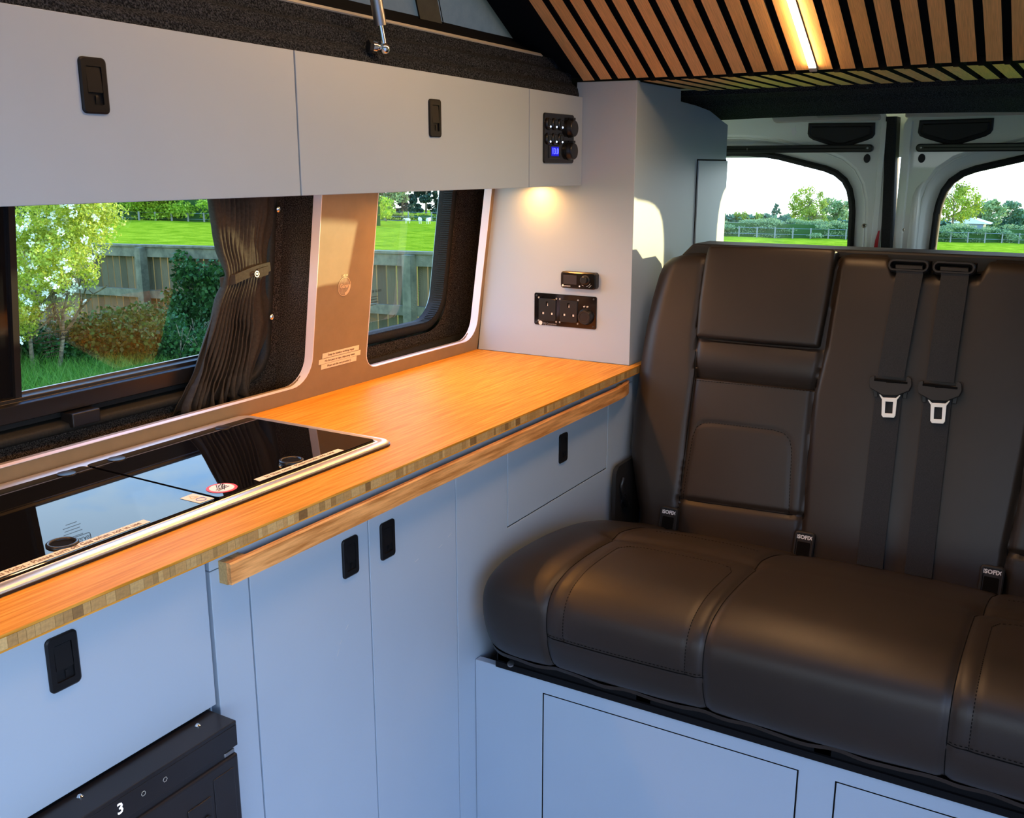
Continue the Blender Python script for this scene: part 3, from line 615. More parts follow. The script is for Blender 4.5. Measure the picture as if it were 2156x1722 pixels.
# --- hob and sink unit with two glass lids
hb = thing('hob_and_sink_unit', 'stainless steel hob and sink unit closed by two black glass lids', 'hob', (-1.1, -.17, .900))
xa, xb, ya, yb = -2.05, -.7665, -.3335, -.0045
O = rr(xa, xb, ya, yb, .022, 8); I0 = rr(xa + .03, -.7850, -.3125, -.0345, .006, 8)
mixl = lambda t: [(p[0] * (1 - t) + q[0] * t, p[1] * (1 - t) + q[1] * t) for p, q in zip(O, I0)]
b = NB(); loops(b, [[(x, y, .9002) for x, y in off2(O, .0022)], [(x, y, .9032) for x, y in off2(O, .0022)], [(x, y, .9032) for x, y in off2(O, -.004)]]); sub('rubber_gasket', b, blk, hb)
b = NB(); loops(b, [[(x, y, z) for x, y in P] for P, z in ((off2(O, .0004), .9030), (off2(O, .0002), .9048), (off2(O, -.0012), .9062), (mixl(.18), .9072), (mixl(.30), .9074), (mixl(.62), .9070), (mixl(.76), .9058), (mixl(.90), .9056), (mixl(.97), .9062), (mixl(1.0), .9056), (mixl(1.02), .9025))]); sub('steel_rim', b, steel, hb, smooth=60)
sub('tray', bx(xa + .03, xb - .017, ya + .019, yb - .028, .9005, .9028), blkm, hb)
def rrp(P, r, n=4):
    out = []
    for i in range(len(P)):
        p, q, s_ = Vector(P[i - 1]), Vector(P[i]), Vector(P[(i + 1) % len(P)]); a = (p - q).normalized(); c = (s_ - q).normalized()
        for j in range(n + 1):
            t = j / n; out.append(tuple((q + a * r) * (1 - t) ** 2 + q * 2 * t * (1 - t) + (q + c * r) * t * t))
    return out
spx = lambda y: -1.1080 - .0048 * ((-y - .04) / .265)          # joint between the lids
lidA = rrp([(-2.01, -.3112), (spx(-.3112) - .0018, -.3112), (spx(-.0358) - .0018, -.0358), (-2.01, -.0358)], .008)
lidB = rrp([(spx(-.3112) + .0018, -.3112), (-.7862, -.3112), (-.7862, -.0358), (spx(-.0358) + .0018, -.0358)], .008)
black_lid = mat('black_lid_glass', (.003, .003, .004), .02, spec=.23, coat=0)
lids = []
for P in (lidA, lidB):
    b = NB(); rplate(b, P, lambda x, y, d: Vector((x, y, .9035 + d)), 0, .0055, .0008); lids.append(sub('glass_lid', b, black_lid, hb))
ZL = .9092
for (x, y, li) in ((-1.1470, -.050, 0), (-1.0640, -.050, 1), (-.8570, -.050, 1), (-1.90, -.050, 0)):
    b = NB(); lathe(b, [(.0130, 0), (.0125, .0009), (.011, .0013), (0, .0015)], (x, y, ZL), (0, 0, 1), 20)
    o = sub('hinge_cap', b, blk, lids[li], smooth=30)
for (x, y, li) in ((-1.3170, -.2800, 0), (-.9410, -.2785, 1)):
    b = NB(); L_ = []
    for i in range(28):
        a = 2 * math.pi * i / 28; c_, s_ = math.cos(a), math.sin(a)
        L_.append([(x + c_ * r_, y + s_ * r_, ZL + h) for r_, h in ((.0180, -.001), (.0178, .0016), (.0165, .0026), (.0148, .0026), (.0135, .0014), (.0132, -.001))])
    L_.append(L_[0]); loops(b, L_, False); sub('finger_hole_ring', b, blk, lids[li], smooth=50)
    b = NB(); lathe(b, [(.0133, 0), (.0133, .0003), (0, .0003)], (x, y, ZL), (0, 0, 1), 24); sub('finger_hole', b, leadark, lids[li])
def flat(name, P, z, m, par): b = NB(); rplate(b, P, lambda x, y, d: Vector((x, y, z + d)), 0, .0003, .0001); return sub(name, b, m, par)
la = flat('label', [(-1.80, -.3080), (-1.2174, -.3080), (-1.2168, -.2945), (-1.80, -.2935)], ZL, sticker, lids[0]); la['label'] = 'cream paper strip printed about gas hobs'
text('lettering', 'Gas Hobs - Please turn off Gas when not in use', .0120, (-1.2270, -.3012, ZL + .0003), (1, 0, 0), (0, 1, 0), ink, la, align='RIGHT', lift=.0001, sx=.82)
lb_ = flat('label', [(-1.0350, -.3080), (-.8592, -.3088), (-.8582, -.2962), (-1.0328, -.2950)], ZL, sticker, lids[1]); lb_['label'] = 'cream paper strip printed about the glass cover'
text('lettering', 'by Glass cover - Please handle with care', .0095, (-.9465, -.3018, ZL + .0003), (1, 0, 0), (0, 1, 0), ink, lb_, lift=.0001, sx=.92)
def disc(name, x, y, r, m, par, z): return flat(name, [(x + r * math.cos(2 * math.pi * i / 28), y + r * math.sin(2 * math.pi * i / 28)) for i in range(28)], z, m, par)
wx, wy = -1.0815, -.2850
d_ = disc('warning_label', wx, wy, .0205, redm, lids[1], ZL); d_['label'] = 'round red and white prohibition label'
disc('label_centre', wx, wy, .0165, white, d_, ZL + .0003)
b = NB()
for (u0, v0, u1, v1) in ((-.004, -.010, .011, .006), (-.007, -.004, .004, .010), (-.012, -.007, .010, -.004), (.002, .002, .013, .010)):
    for q in range(2): rplate(b, [(wx + u0, wy + v0 + q * .004), (wx + u1, wy + v1 + q * .004), (wx + u1, wy + v1 + .0018 + q * .004), (wx + u0, wy + v0 + .0018 + q * .004)], lambda x, y, d: Vector((x, y, ZL + .0006 + d)), 0, .0002, .00005)
sub('prohibition_drawing', b, inkb, d_)
sq = flat('caution_label', [(-1.1400, -.3078), (-1.1165, -.3085), (-1.1175, -.2700), (-1.1400, -.2708)], ZL, sticker, lids[0]); sq['label'] = 'small square white caution label'
b = NB(); tri = [(-1.1355, -.2870), (-1.1225, -.2870), (-1.1290, -.2755)]
loops(b, [[(x, y, ZL + .0006) for x, y in tri], [(x, y, ZL + .0006) for x, y in off2(tri, -.0011)]]); sub('warning_triangle', b, yel, sq)
b = NB(); tube(b, [(-1.1285 + .0062 * math.cos(a), -.2975 + .0062 * math.sin(a), ZL + .0004) for a in [2 * math.pi * i / 20 for i in range(20)]], .0005, 5, True); sub('mandatory_circle', b, bluep, sq)

# --- switch panel on the upper cabinet (face y=-.272)
sp = thing('switch_panel', 'black switch panel with six blue lights and voltage display, on the overhead locker', 'control panel', (-.109, -.272, 1.38))
fy = lambda u, v, d: Vector((u, -.272 - d, v))
b = NB(); rplate(b, rr(-.1755, -.0445, 1.3325, 1.4305, .006, 4), fy, -.001, .003, .001); sub('face_plate', b, blkg, sp)
for j, z in enumerate((1.4095, 1.3805)):
    for i in range(3):
        x = -.1585 + i * .0260
        b = NB(); lathe(b, [(.0118, 0), (.0118, .002), (.0105, .004), (.0085, .0042), (.0080, .0025), (0, .0025)], (x, -.275, z), (0, -1, 0), 22); o = sub('rocker_switch', b, blk, sp, smooth=30)
        b = NB(); box(b, x - .0052, x + .0052, -.2800, -.2775, z - .0080, z + .0075); sub('rocker', b, blk, o, bevel=.001)
        b = NB(); lathe(b, [(.0018, 0), (.0016, .0006), (0, .0008)], (x + .001, -.2800, z - .0058), (0, -1, 0), 12); sub('indicator', b, blue_led, o)
b = NB(); rplate(b, rr(-.1560, -.1080, 1.3420, 1.3685, .003, 3), fy, .003, .0048, .0008); o = sub('voltage_display', b, blk, sp)
sub('screen', bx(-.1480, -.1160, -.2772, -.2768, 1.3465, 1.3650), blue_back, o)
text('digits', '13.0', .0168, (-.1320, -.2773, 1.3558), (1, 0, 0), (0, 0, 1), blue_digit, o, lift=.0002, bold=.0003)
for z in (1.4030, 1.3570):
    b = NB(); lathe(b, [(.0185, 0), (.0185, .003), (.0170, .006), (.0168, .0105), (.0155, .0120), (0, .0124)], (-.0640, -.2750, z), (0, -1, 0), 28); o = sub('socket_cap', b, blk, sp, smooth=30)
    b = NB(); box(b, -.0695, -.0585, -.2860, -.2750, z + .0165, z + .0215); sub('cap_hinge', b, blk, o, bevel=.001)

# --- heater controller and mains sockets on the wardrobe (face x=0)
fx = lambda u, v, d: Vector((-d, u, v))
hc = thing('heater_controller', 'small black heater controller with round dial, on the wardrobe above the sockets', 'controller', (0, -.275, 1.082))
b = NB(); rplate(b, rr(-.3185, -.2315, 1.0635, 1.1000, .0065, 5), fx, 0, .0165, .0025); hb0 = sub('housing', b, blk, hc, smooth=30)
b = NB(); rplate(b, rr(-.3165, -.2335, 1.0655, 1.0980, .006, 5), fx, .0165, .0172, .0003); hf = sub('glass_front', b, blkg, hc)
sub('screen', bx(-.0177, -.0172, -.2725, -.2395, 1.0725, 1.0930), screen, hf)
b = NB(); lathe(b, [(.0105, 0), (.0105, .0012), (.0085, .0016), (.0082, .0095), (.0072, .0105), (0, .0105)], (-.0172, -.2935, 1.0840), (-1, 0, 0), 26); sub('dial', b, blk, hc, smooth=30)
text('brand_mark', 'autoterm', .0042, (-.0174, -.2495, 1.0687), (0, -1, 0), (0, 0, 1), white, hf, lift=.0001)
b = NB(); lathe(b, [(.0024, 0), (.0024, .0002), (0, .0002)], (-.0173, -.2385, 1.0692), (-1, 0, 0), 14); sub('brand_roundel', b, white, hf)
b = NB(); lathe(b, [(.0018, 0), (.0018, .0003), (0, .0003)], (-.0173, -.2800, 1.0695), (-1, 0, 0), 12)
def arcx(b, yc, zc, r_, a0, a1, rad=.0004): tube(b, [(-.0176, yc - r_ * math.cos(R(a0 + (a1 - a0) * i / 6)), zc + r_ * math.sin(R(a0 + (a1 - a0) * i / 6))) for i in range(7)], rad, 5)
arcx(b, -.2935, 1.0840, .0135, 235, 255); arcx(b, -.2935, 1.0840, .0145, -75, -30); arcx(b, -.2935, 1.0840, .0185, -60, -35); sub('dial_marks', b, white, hf)
ms = thing('mains_socket_panel', 'black double socket panel with round charging point, low on the wardrobe', 'socket', (0, -.235, 1.009))
b = NB(); rplate(b, rr(-.3150, -.1575, .9735, 1.0465, .0042, 4), fx, 0, .0028, .0008); sub('back_plate', b, blkg, ms)
for yc in (-.1925, -.2470):
    b = NB(); rplate(b, rr(yc - .0222, yc + .0222, .9845, 1.0345, .0045, 4), fx, .0028, .0056, .0010); o = sub('socket', b, blk, ms, smooth=30)
    b = NB()
    for yy, zz, w_, h_ in ((yc, 1.0235, .0030, .0050), (yc + .0112, 1.0015, .0034, .0026), (yc - .0112, 1.0015, .0034, .0026)):
        box(b, -.00575, -.0050, yy - w_, yy + w_, zz - h_, zz + h_)
    sub('pin_slots', b, leadark, o)
    b = NB()
    for s_ in (1, -1): box(b, -.0060, -.0055, yc + .0112 * s_ - .0034, yc + .0112 * s_ + .0004, .9992, 1.0036)
    prism(b, [(yc - .0026, 1.0190), (yc - .0005, 1.0190), (yc - .0018, 1.0260)], lambda y, z: (-.0060, y, z), lambda y, z: (-.0055, y, z)); sub('shutters', b, slot, o)
    for s_ in (1, -1):
        for zz in (1.0360, .9835):
            b = NB(); yy = yc + s_ * .0228; lathe(b, [(.0022, 0), (.0022, .0008), (.0014, .0016), (0, .0012)], (-.0028, yy, zz), (-1, 0, 0), 12); sub('screw', b, alu, ms, smooth=30)
for yy, zz in ((-.1640, 1.0405), (-.1640, .9790), (-.3085, 1.0405), (-.3085, .9790)):
    b = NB(); lathe(b, [(.0022, 0), (.0022, .0008), (.0010, .0014), (0, .0012)], (-.0028, yy, zz), (-1, 0, 0), 12); sub('screw', b, blk, ms, smooth=30)
b = NB(); lathe(b, [(.0185, 0), (.0185, .003), (.0165, .0065), (.0155, .0110), (.0145, .0122), (.0105, .0122), (.0100, .0116), (0, .0118)], (-.0028, -.2905, 1.0010), (-1, 0, 0), 30); o = sub('charging_socket_cap', b, blk, ms, smooth=30)
b = NB()
for yy in (-.2865, -.2945): lathe(b, [(.0018, 0), (.0018, .004), (.0010, .005), (0, .005)], (-.0028, yy, 1.0235), (-1, 0, 0), 10)
sub('hinge_pins', b, slot, ms)
b = NB(); lathe(b, [(.0048, 0), (.0048, .0003), (0, .0003)], (-.0028, -.1745, .9785), (-1, 0, 0), 18); sub('maker_roundel', b, slot, ms)
text('maker_name', 'GRJ Conversions', .0062, (-.0029, -.1985, .9775), (0, -1, 0), (0, 0, 1), alu, ms, lift=.0002, sx=.8)

# --- badge and notices on the window board
bd = thing('round_badge', 'round gold transfer badge on the brown board between the windows', 'badge', (-.512, -.0285, 1.104))
cB = wall(-.0008)(-.512, 1.1045); tB = Vector((0, KL, 1)).normalized(); eX = Vector((1, 0, 0))
def wpt(u, v, d): q = cB + eX * u + tB * v; return Vector((q.x, q.y - d, q.z))
b = NB(); L_ = []
for i in range(40):
    a = 2 * math.pi * i / 40; L_.append([wpt(math.cos(a) * r_, math.sin(a) * r_, h) for r_, h in ((.0182, 0), (.0181, .0004), (.0171, .0004), (.0170, 0))])
L_.append(L_[0]); loops(b, L_, False); sub('outer_ring', b, gold, bd)
b = NB()
for i in range(-7, 8):
    u = i * .0021; h_ = math.sqrt(max(0, .0160 ** 2 - u * u)); v0 = -h_; 
    rplate(b, [(u - .00035, v0), (u + .00035, v0), (u + .00035, h_), (u - .00035, h_)], wpt, 0, .0003, .0001)
sub('upright_lines', b, gold, bd)
text('badge_script', 'Garun', .0105, wpt(0, .0010, .0004), eX, tB, gold, bd, bold=.0003, lift=.0004); text('badge_name', 'HELM', .0060, wpt(0, .0212, .0002), eX, tB, gold, bd, bold=.0002, lift=0)
b = NB(); L_ = []
for i in range(12):
    a = R(-80 + 90 * i / 11); L_.append([wpt(math.cos(a) * r_, math.sin(a) * r_, .0006) for r_ in (.0170, .0120)])
loops(b, L_, False); sub('crescent', b, gold, bd)
for k, (s_, u0, u1, v0, lab) in enumerate((('Keep the bamboo worktop happy', -.563, -.4545, .9715, 'cream strip label reading Keep the bamboo worktop happy, topmost of three'),
                                ('No hot pans or cups, wipe away water', -.5725, -.4485, .9605, 'cream strip label reading No hot pans or cups, middle of three'),
                                ('Please use the mat provided :)', -.5650, -.4600, .9500, 'cream strip label reading Please use the mat provided, lowest of three'))):
    c = wall(-.0006)((u0 + u1) / 2, v0 + .0048); t = thing('notice_label', lab, 'label', c, 'notice strips on the window board')
    g_ = lambda u, v, d, c=c: Vector((c.x + u, c.y + v * KL - d, c.z + v)); b = NB(); w_ = (u1 - u0) / 2
    rplate(b, [(-w_, -.0050), (w_, -.0048), (w_, .0052), (-w_, .0048)], g_, 0, .0003, .0001); sub('paper', b, sticker, t)
    text('lettering', s_, .0058, g_(0, .0002, .0004), eX, tB, ink, t, lift=.0001, sx=.98)

# --- roof strut
gs = thing('gas_strut', 'grey gas strut with chrome ball joint, standing on the carpeted roof edge', 'gas strut', (-.690, -.268, 1.502))
B0 = Vector((-.690, -.278, 1.5015)); T1 = Vector((-.800, -.262, 2.02)); dS = (T1 - B0).normalized()
b = NB(); tube(b, [B0 + dS * .033, B0 + dS * .036, B0 + dS * .095, B0 + dS * .46], [.0085, .0092, .0092, .0092], 20); sub('cylinder', b, alu, gs, smooth=50)
b = NB(); tube(b, [B0 + dS * .088, B0 + dS * .098], [.00925, .00925], 20); b2 = b; o = sub('end_collar', b, blk, gs, smooth=50); bpy.data.objects.remove(o)
b = NB(); rplate(b, [(-.006, .0895), (.004, .0905), (.006, .0955), (.0, .0975), (-.007, .0965)], lambda u, v, d: B0 + dS * v + Vector((u, -.0088 - d * .5, 0)), 0, .001, .0003); sub('cylinder_print', b, blkm, gs)
b = NB(); tube(b, [B0 + dS * .004, B0 + dS * .034], .0042, 14); sub('rod', b, chrome, gs, smooth=50)
b = NB(); bmesh.ops.create_uvsphere(b, u_segments=20, v_segments=12, radius=.0085, matrix=Matrix.Translation(B0)); sub('ball_joint', b, chrome, gs, smooth=1)
b = NB(); lathe(b, [(.0075, 0), (.0078, .003), (.0078, .006), (.0055, .008), (.004, .016)], B0 + Vector((-.0165, .010, .002)), (.88, -.45, -.05), 16); sub('stud', b, chrome, gs, smooth=30)
b = NB(); lathe(b, [(.010, 0), (.010, .006), (0, .006)], B0 + Vector((-.022, .014, .002)), (.88, -.45, -.05), 6); sub('stud_nut', b, blkm, gs)

# ================================================================== BENCH SEAT
YS0, YS1 = -.428, -1.568; YM = (YS0 + YS1) / 2
sb = thing('three_seat_bench', 'dark brown leatherette three seat bench on a blue grey base', 'seat', (-.38, YM, .487))
def smooth01(t): t = min(1, max(0, t)); return t * t * (3 - 2 * t)
def edge(d, r): return 0 if d >= r else (1 - math.sqrt(max(0, 1 - (1 - d / r) ** 2)))
def seg_d(p, a, b):
    ax, ay = a; bx_, by = b; px, py = p; dx, dy = bx_ - ax, by - ay; L2 = dx * dx + dy * dy
    t = 0 if L2 == 0 else min(1, max(0, ((px - ax) * dx + (py - ay) * dy) / L2)); return math.hypot(px - ax - t * dx, py - ay - t * dy)
def polyd(p, P):
    return min(seg_d(p, P[i], P[i + 1]) for i in range(len(P) - 1))
def mirror(P): return [(2 * YM - y, s) for y, s in P]
# --- cushion: profile in x,z; s runs from the front lower edge (0) to the back (1)
CP = [(-.640, .528), (-.668, .533), (-.684, .552), (-.696, .582), (-.7010, .618), (-.6970, .650), (-.680, .672), (-.650, .684), (-.60, .690), (-.50, .686), (-.40, .672), (-.30, .646), (-.20, .610), (-.12, .583), (-.06, .565)]
cl = [0]
for i in range(1, len(CP)): cl.append(cl[-1] + math.hypot(CP[i][0] - CP[i - 1][0], CP[i][1] - CP[i - 1][1]))
def cpf(s):
    t = s * cl[-1]; i = 0
    while i < len(cl) - 2 and cl[i + 1] < t: i += 1
    f = (t - cl[i]) / (cl[i + 1] - cl[i]); g = lambda k: CP[min(max(k, 0), len(CP) - 1)]
    p0, p1, p2, p3 = g(i - 1), g(i), g(i + 1), g(i + 2)
    return [.5 * (2 * p1[k] + (p2[k] - p0[k]) * f + (2 * p0[k] - 5 * p1[k] + 4 * p2[k] - p3[k]) * f * f + (3 * p1[k] - p0[k] - 3 * p2[k] + p3[k]) * f ** 3) for k in (0, 1)]
def s_of(x, lo=.12):                                      # arc position of a given x on the upper side
    a, c = lo, 1.0
    for _ in range(30):
        m = (a + c) / 2
        if cpf(m)[0] < x: a = m
        else: c = m
    return a
SF = .155                                                # arc position of the front cross seam
def sz(z):
    a, c = .02, .22
    for _ in range(30):
        m = (a + c) / 2
        if cpf(m)[1] < z: a = m
        else: c = m
    return a
SF = sz(.598)
s46, s43, s33 = s_of(-.455), s_of(-.425), s_of(-.33)
SE_main = [[(-.573, 0), (-.573, s46), (-.560, s43), (-.545, 1)], [(-.8325, 0), (-.8325, s46), (-.823, s43), (-.820, 1)]]
SE_main += [mirror(p) for p in SE_main]
cross = [(-.573, SF), (-.8325, SF)]
crease = [(-.560, s43), (-.69, s_of(-.415)), (-.823, s43)]
inner = [(-.604, SF), (-.604, s46 - .055), (-.6165, s46 - .03), (-.640, s46 - .022), (-.775, s46 - .022), (-.797, s46 - .03), (-.806, s46 - .055), (-.806, SF)]
wave = [(-.600, s33 + .015), (-.640, s33 + .03), (-.70, s33 + .025), (-.76, s33 + .03), (-.80, s33 + .012)]
G_c = [(SE_main[0], .0032, .0055), (SE_main[1], .0032, .0055), (SE_main[2], .0032, .0055), (SE_main[3], .0032, .0055)]
G_c += [(cross, .0018, .005), (mirror(cross), .0018, .005), (inner, .0013, .004), (mirror(inner), .0013, .004), (crease, .007, .02), (mirror(crease), .007, .02)]
def cush(y, s, off=0, groove=True):
    x, z = cpf(s); e_ = 1e-3; xa, za = cpf(max(0, s - e_)); xb, zb = cpf(min(1, s + e_)); tx, tz = xb - xa, zb - za; L = math.hypot(tx, tz) or 1
    nx, nz_ = -tz / L, tx / L                           # outward
    d = min(YS0 - y, y - YS1); h = off
    # plump each seat between its seams
    for a, c in ((YS0, -.573), (-.573, -.8325), (-.8325, -1.1635), (-1.1635, -1.423), (-1.423, YS1)):
        if c <= y <= a: t = (y - c) / (a - c); h += .0035 * math.sin(math.pi * t) ** .6
    if groove:
        for P, dep, w_ in G_c:
            q = polyd((y, s * cl[-1]), [(a, b_ * cl[-1]) for a, b_ in P])
            if q < w_ * 3: h -= dep * math.exp(-(q / w_) ** 2)
    if s > s43: h += .004 * math.sin(math.pi * min(1, (s - s43) / (1 - s43)))
    er = edge(d, .085)
    x += nx * h; z += nz_ * h
    cx, cz = -.36, .585
    x = x + (cx - x) * er * .16; z = z + (min(cz, z) - z) * er * .42
    z += .0016 * math.sin(y * 60) * max(0, 1 - s / .05)
    return Vector((x, y, z))
def YC(u):                                              # denser at the ends
    return YS0 + (YS1 - YS0) * u
me = grid(300, 110, lambda u, v: cush(YC(u), v ** 1.15)); o = sub('seat_cushion', me, lea, sb, smooth=1)
b = NB()
for yy in (YS0, YS1):
    P = [cush(yy, i / 40) for i in range(41)]; Q = [Vector((p.x * .93 - .03, yy, .535 + (p.z - .535) * .9)) for p in P]
    c = [b.verts.new(p) for p in P] + [b.verts.new((-.06, yy, .535))]; b.faces.new(c)
sub('cushion_end', b, lea, sb)
b = NB(); L_ = []
for i in range(121):
    y = YS0 - .006 + (YS1 - YS0 + .012) * i / 120; q = cush(y, .0, 0, False); w_ = .0015 * math.sin(y * 41) + .001 * math.sin(y * 97)
    L_.append([(q.x - .030 + w_, y, q.z + .004), (q.x - .028 + w_, y, q.z - .003), (q.x - .020, y, q.z - .007 + w_), (q.x - .008, y, q.z - .006 + w_), (q.x + .02, y, q.z - .004)])
loops(b, L_, False); sub('lower_hem', b, lea, sb, smooth=1)
def along(P, f, step=.004):
    out = []
    for i in range(len(P) - 1):
        a, c = Vector(P[i]), Vector(P[i + 1]); L = math.hypot(c.x - a.x, c.y - a.y); n = max(1, int(L / step))
        for j in range(n + (1 if i == len(P) - 2 else 0)): q = a + (c - a) * (j / n); out.append(f(q.x, q.y))
    return out
def stitches(b, pts, L=.0032, gap=.0028, r=.00055):
    acc = 0; i = 0; on = []
    for p, q in zip(pts, pts[1:]):
        d = (q - p).length; n = max(1, round(d / (L + gap)))
        for j in range(n):
            a = p + (q - p) * (j / n); c = p + (q - p) * ((j + L / (L + gap)) / n); t = (c - a); 
            if t.length < 1e-5: continue
            s_ = t.normalized().cross(Vector((0, 0, 1)) if abs(t.normalized().z) < .9 else Vector((1, 0, 0))).normalized() * r
            u = s_.cross(t).normalized() * r
            v = [b.verts.new(x) for x in (a + s_, a + u, a - s_, a - u, c + s_, c + u, c - s_, c - u)]
            for f in ((0, 1, 5, 4), (1, 2, 6, 5), (2, 3, 7, 6), (3, 0, 4, 7)): b.faces.new([v[k] for k in f])
b = NB()
for P in SE_main + [cross, mirror(cross)]:
    b = NB(); tube(b, along(P, lambda y, s: cush(y, min(1, s), .0004), .012), .0009, 5); sub('cushion_seam', b, leadark, sb)
b = NB()
for P in (inner, mirror(inner), [(y, s + .006) for y, s in cross], [(y, s + .006) for y, s in mirror(cross)]):
    P2 = [(y, s) for y, s in P]; stitches(b, along(P2, lambda y, s: cush(y, s, .0006), .0062))
for P in (wave, mirror(wave)): stitches(b, along(P, lambda y, s: cush(y, s, .0006), .02), .003, .004, .0004)
sub('cushion_stitching', b, leadark, sb, kind='stuff')

# --- backrest
BX = lambda z: -.100 + .27 * (z - .60)
ol = [(.50, -.470), (.60, -.460), (.66, -.440), (.73, -.418), (.80, -.4145), (.876, -.4145), (.94, -.4145), (.996, -.4165), (1.05, -.421), (1.10, -.429), (1.125, -.437), (1.140, -.448), (1.149, -.462)]
ZT = 1.158
def yl(z):
    for (z0, y0), (z1, y1) in zip(ol, ol[1:]):
        if z <= z1: return y0 + (y1 - y0) * max(0, (z - z0) / (z1 - z0))
    return ol[-1][1]
def topz(y):
    y = y if y > YM else 2 * YM - y
    if y > -.545: return 1.143 + .005 * smooth01((-.46 - y) / .05)
    if y > -.815: return 1.152
    if y > -.908: return 1.159
    if y > -.925: return 1.159 - .026 * smooth01((-.908 - y) / .017)
    return 1.133
seamL = [(-.5545, .50), (-.5575, .646), (-.5560, .80), (-.5545, .90), (-.5475, .973), (-.5475, 1.2)]
seamR = [(-.8175, .50), (-.8150, .66), (-.8070, .80), (-.8035, .888), (-.8075, .93), (-.8125, .975), (-.8185, 1.2)]
fold = [(-.5550, .8925), (-.8035, .8965)]; low = [(-.5580, .6455), (-.8150, .6535)]
ins = [(-.5655, .648), (-.5695, .775), (-.575, .795), (-.588, .805), (-.608, .8080), (-.737, .8100), (-.758, .806), (-.771, .795), (-.7775, .775), (-.7885, .652)]
mz = lambda P: [(2 * YM - y, z) for y, z in P]
GB = []
for P, dep, w_ in ((seamL, .0045, .007), (seamR, .0055, .007), (low, .005, .006), (ins, .0018, .0045)): GB += [(P, dep, w_), (mz(P), dep, w_)]
def lerp_(P, z):
    for (y0, z0), (y1, z1) in zip(P, P[1:]):
        if z <= z1: return y0 + (y1 - y0) * max(0, (z - z0) / (z1 - z0))
    return P[-1][0]
def back(y, z, off=0):
    y0 = y if y > YM else 2 * YM - y
    h = off
    d = yl(z) - y0; h -= .060 * edge(max(0, d), .050)
    dt = topz(y) - z; h -= .022 * edge(max(0, dt), .026)
    sL_, sR_ = lerp_(seamL, z), lerp_(seamR, z)
    if sL_ > y0 > sR_:
        t = (y0 - sL_) / (sR_ - sL_); h += .006 * math.sin(math.pi * t) ** .5 * (1 if z < .97 else 0)
        if .90 > z > .80: h += 0
        if z > .894: h += -.002
        q = (z - .8945); 
        if 0 < q < .06: h -= .012 * math.exp(-q / .014)      # fold: the upper roll tucks in above the seam
        if .905 < z < .975: h += .005 * math.sin(math.pi * (z - .905) / .07)
    elif y0 <= sR_: h += .006 * min(1, (sR_ - y0) / .01) + .004 * math.sin(math.pi * min(1, max(0, sR_ - y0) / .18))
    else: h += .0055
    for P, dep, w_ in GB:
        q = polyd((y, z), P)
        if q < w_ * 3: h -= dep * math.exp(-(q / w_) ** 2)
    n = Vector((-1, 0, .27)).normalized(); p = Vector((BX(z), y, z)) + n * h; return p
def bg(u, v):
    vv = .5 * v if v < .0 else v; z0 = .52 
    y_ = None
    ya_ = YS0 + (YS1 - YS0) * u; z = z0 + (topz(ya_) - z0) * v; a = yl(z); c = 2 * YM - a; y = a + (c - a) * u
    z = z0 + (topz(y) - z0) * (1 - (1 - v) ** 1.0); return back(y, z)
me = grid(320, 190, bg); sub('backrest', me, lea, sb, smooth=1)
b = NB(); L_ = []                                          # sides, top and rear of the backrest
P = [(yl(z), z) for z in [.52 + .04 * i for i in range(16)]] + [(y, topz(y)) for y in [-.47 - .0205 * i for i in range(26)]]
P = P + [(2 * YM - y, z) for y, z in P[::-1]]
for o_ in (.0, .02, .085, .10):
    L_.append([back(y, z) + Vector((1, 0, 0)) * o_ + Vector((0, 0, -.006 if o_ == .1 else (.002 if 0 < o_ < .1 else 0))) for y, z in P])
loops(b, L_, False); b.faces.new([v for v in b.verts][-len(P):]) ; sub('backrest_shell', b, lea, sb, smooth=50)
